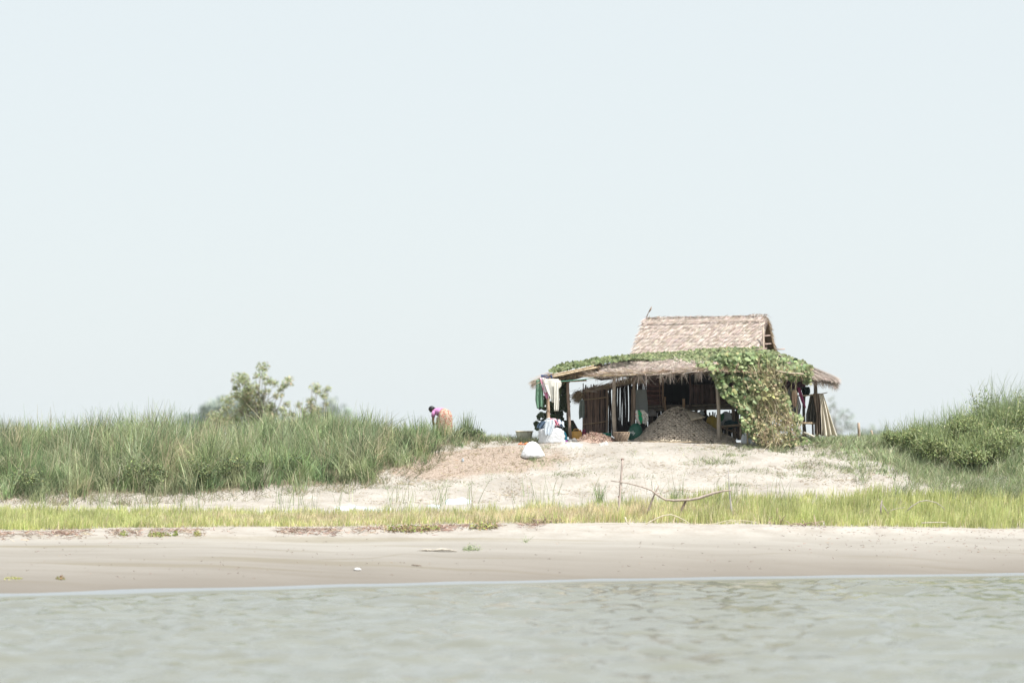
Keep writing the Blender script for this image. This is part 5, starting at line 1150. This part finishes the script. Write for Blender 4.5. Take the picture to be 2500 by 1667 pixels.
def loft(rings, n=30, c=(1, 1, 1), fold=0, nf=9, cap=True):
    """rings = [(centre, axis a, axis b)]"""
    mb = MB(); th = np.arange(n)/n*2*math.pi; vs = []
    for i, (ce, a, b) in enumerate(rings):
        k = 1+fold*(i/len(rings))*np.sin(nf*th+i*.25)
        vs.append(np.array(ce)+np.outer(np.cos(th)*k, a)+np.outer(np.sin(th)*k, b))
    m = len(rings); i = np.arange(m-1)[:, None]; j = np.arange(n)[None]
    q = np.stack([i*n+j, i*n+(j+1) % n, (i+1)*n+(j+1) % n, (i+1)*n+j], -1).reshape(-1, 4)
    mb.add(np.concatenate(vs), [q]+([[list(range(n))[::-1]], [list(range((m-1)*n, m*n))]] if cap else []), c); return mb
up = np.array([0, 0, 1.])
# blouse: from the waist forward to the neck
mb = loft([(L3(.06,0,.90), lf_*.17, up*.15), (L3(.14,0,.92), lf_*.165, up*.14), (L3(.24,0,.925), lf_*.17, up*.135), (L3(.33,0,.93), lf_*.165, up*.12), (L3(.39,0,.945), lf_*.11, up*.085), (L3(.42,0,.955), lf_*.06, up*.06)], 26, (.72,.32,.60))
mb.build('blouse', M['cloth'], PE, smooth=True)
for s in (-1, 1):
    mb = MB(); tube(mb, [L3(.32, s*.11, .93), L3(.34, s*.15, .86), L3(.345, s*.165, .76)], [.075,.068,.062], 14, (.70,.31,.58)); mb.build('sleeve', M['cloth'], PE, smooth=True)
rings = []
for t in np.linspace(0, 1, 14):
    if t < .35:
        q = t/.35*math.pi/2; ce = L3(.10-.10*math.sin(q), 0, .86-.10*(1-math.cos(q))); dirr = fw*(-math.sin(math.pi/2-q*.0)); 
        a = lf_*(.175+.06*math.sin(q)); b = (up*math.cos(q)+fw*-1*math.sin(q))*(.17+.07*math.sin(q))
    else:
        q = (t-.35)/.65; ce = L3(.0+.02*q, 0, .76-.62*q); a = lf_*(.235+.03*q); b = -fw*(.24-.01*q)
    rings.append((ce, a, b))
mb = loft(rings, 44, (1, 1, 1), fold=.22, nf=6, cap=False)
mb.build('skirt', M['skirt'], PE, smooth=True, solid=.008)
mb = MB(); a = np.linspace(0, math.pi, 10); c0 = L3(.54, 0, 1.02)
lathe(mb, c0+[0,0,0], [(max(.004, .103*math.sin(t)), -.10*math.cos(t)) for t in a], 18, (1, 1, 1), .03)
c1 = L3(.43, .01, 1.03); lathe(mb, c1, [(max(.004, .055*math.sin(t)), -.05*math.cos(t)) for t in a], 14, (1, 1, 1), .05)
mb.build('hair', M['hair'], PE, smooth=True)
hf = fw*.5+np.array([0, 0, -.86]); hf = hf/np.linalg.norm(hf)   # the face looks down and forward
for s in (-1, 1):
    mb = MB(); ce = L3(.54, s*.092, .985); lathe(mb, ce-[0,0,.02], [(.006,0),(.014,.01),(.016,.025),(.008,.04)], 8, (1, 1, 1), 0, 3, 1, .5); mb.build('ear', M['skin'], PE)
    mb = MB(); ce = L3(.545, 0, 1.0)+hf*.092+lf_*s*.032; lathe(mb, ce-[0,0,.008], [(.002,0),(.009,.005),(.009,.011),(.002,.016)], 8, (1, 1, 1)); mb.build('eye', M['hair'], PE)
mb = MB(); ce = L3(.545, 0, 1.0)+hf*.085-fw*.02; tube(mb, [ce+fw*.02, ce+hf*.024, ce-fw*.012], [.008,.013,.006], 6); mb.build('nose', M['skin'], PE)
mb = MB(); ce = L3(.50, 0, .965)+hf*.07; tube(mb, [ce-lf_*.022, ce, ce+lf_*.022], [.003,.007,.003], 6, (.25,.06,.06)); mb.build('mouth', M['plastic'], PE)

# ------------------------------------------------------------ river haze
hz = MB(); box(hz, (-2600, -420, -6), (2600, 3100, 14), (1, 1, 1))
hm = bpy.data.materials.new('haze'); hm.use_nodes = True; t = hm.node_tree; t.nodes.clear()
o_ = t.nodes.new('ShaderNodeOutputMaterial'); pv = t.nodes.new('ShaderNodeVolumePrincipled'); pv.inputs['Density'].default_value = .00011; pv.inputs['Color'].default_value = (.86, .93, 1, 1)
t.links.new(pv.outputs[0], o_.inputs['Volume'])
tag(hz.build('haze', hm), kind='stuff')
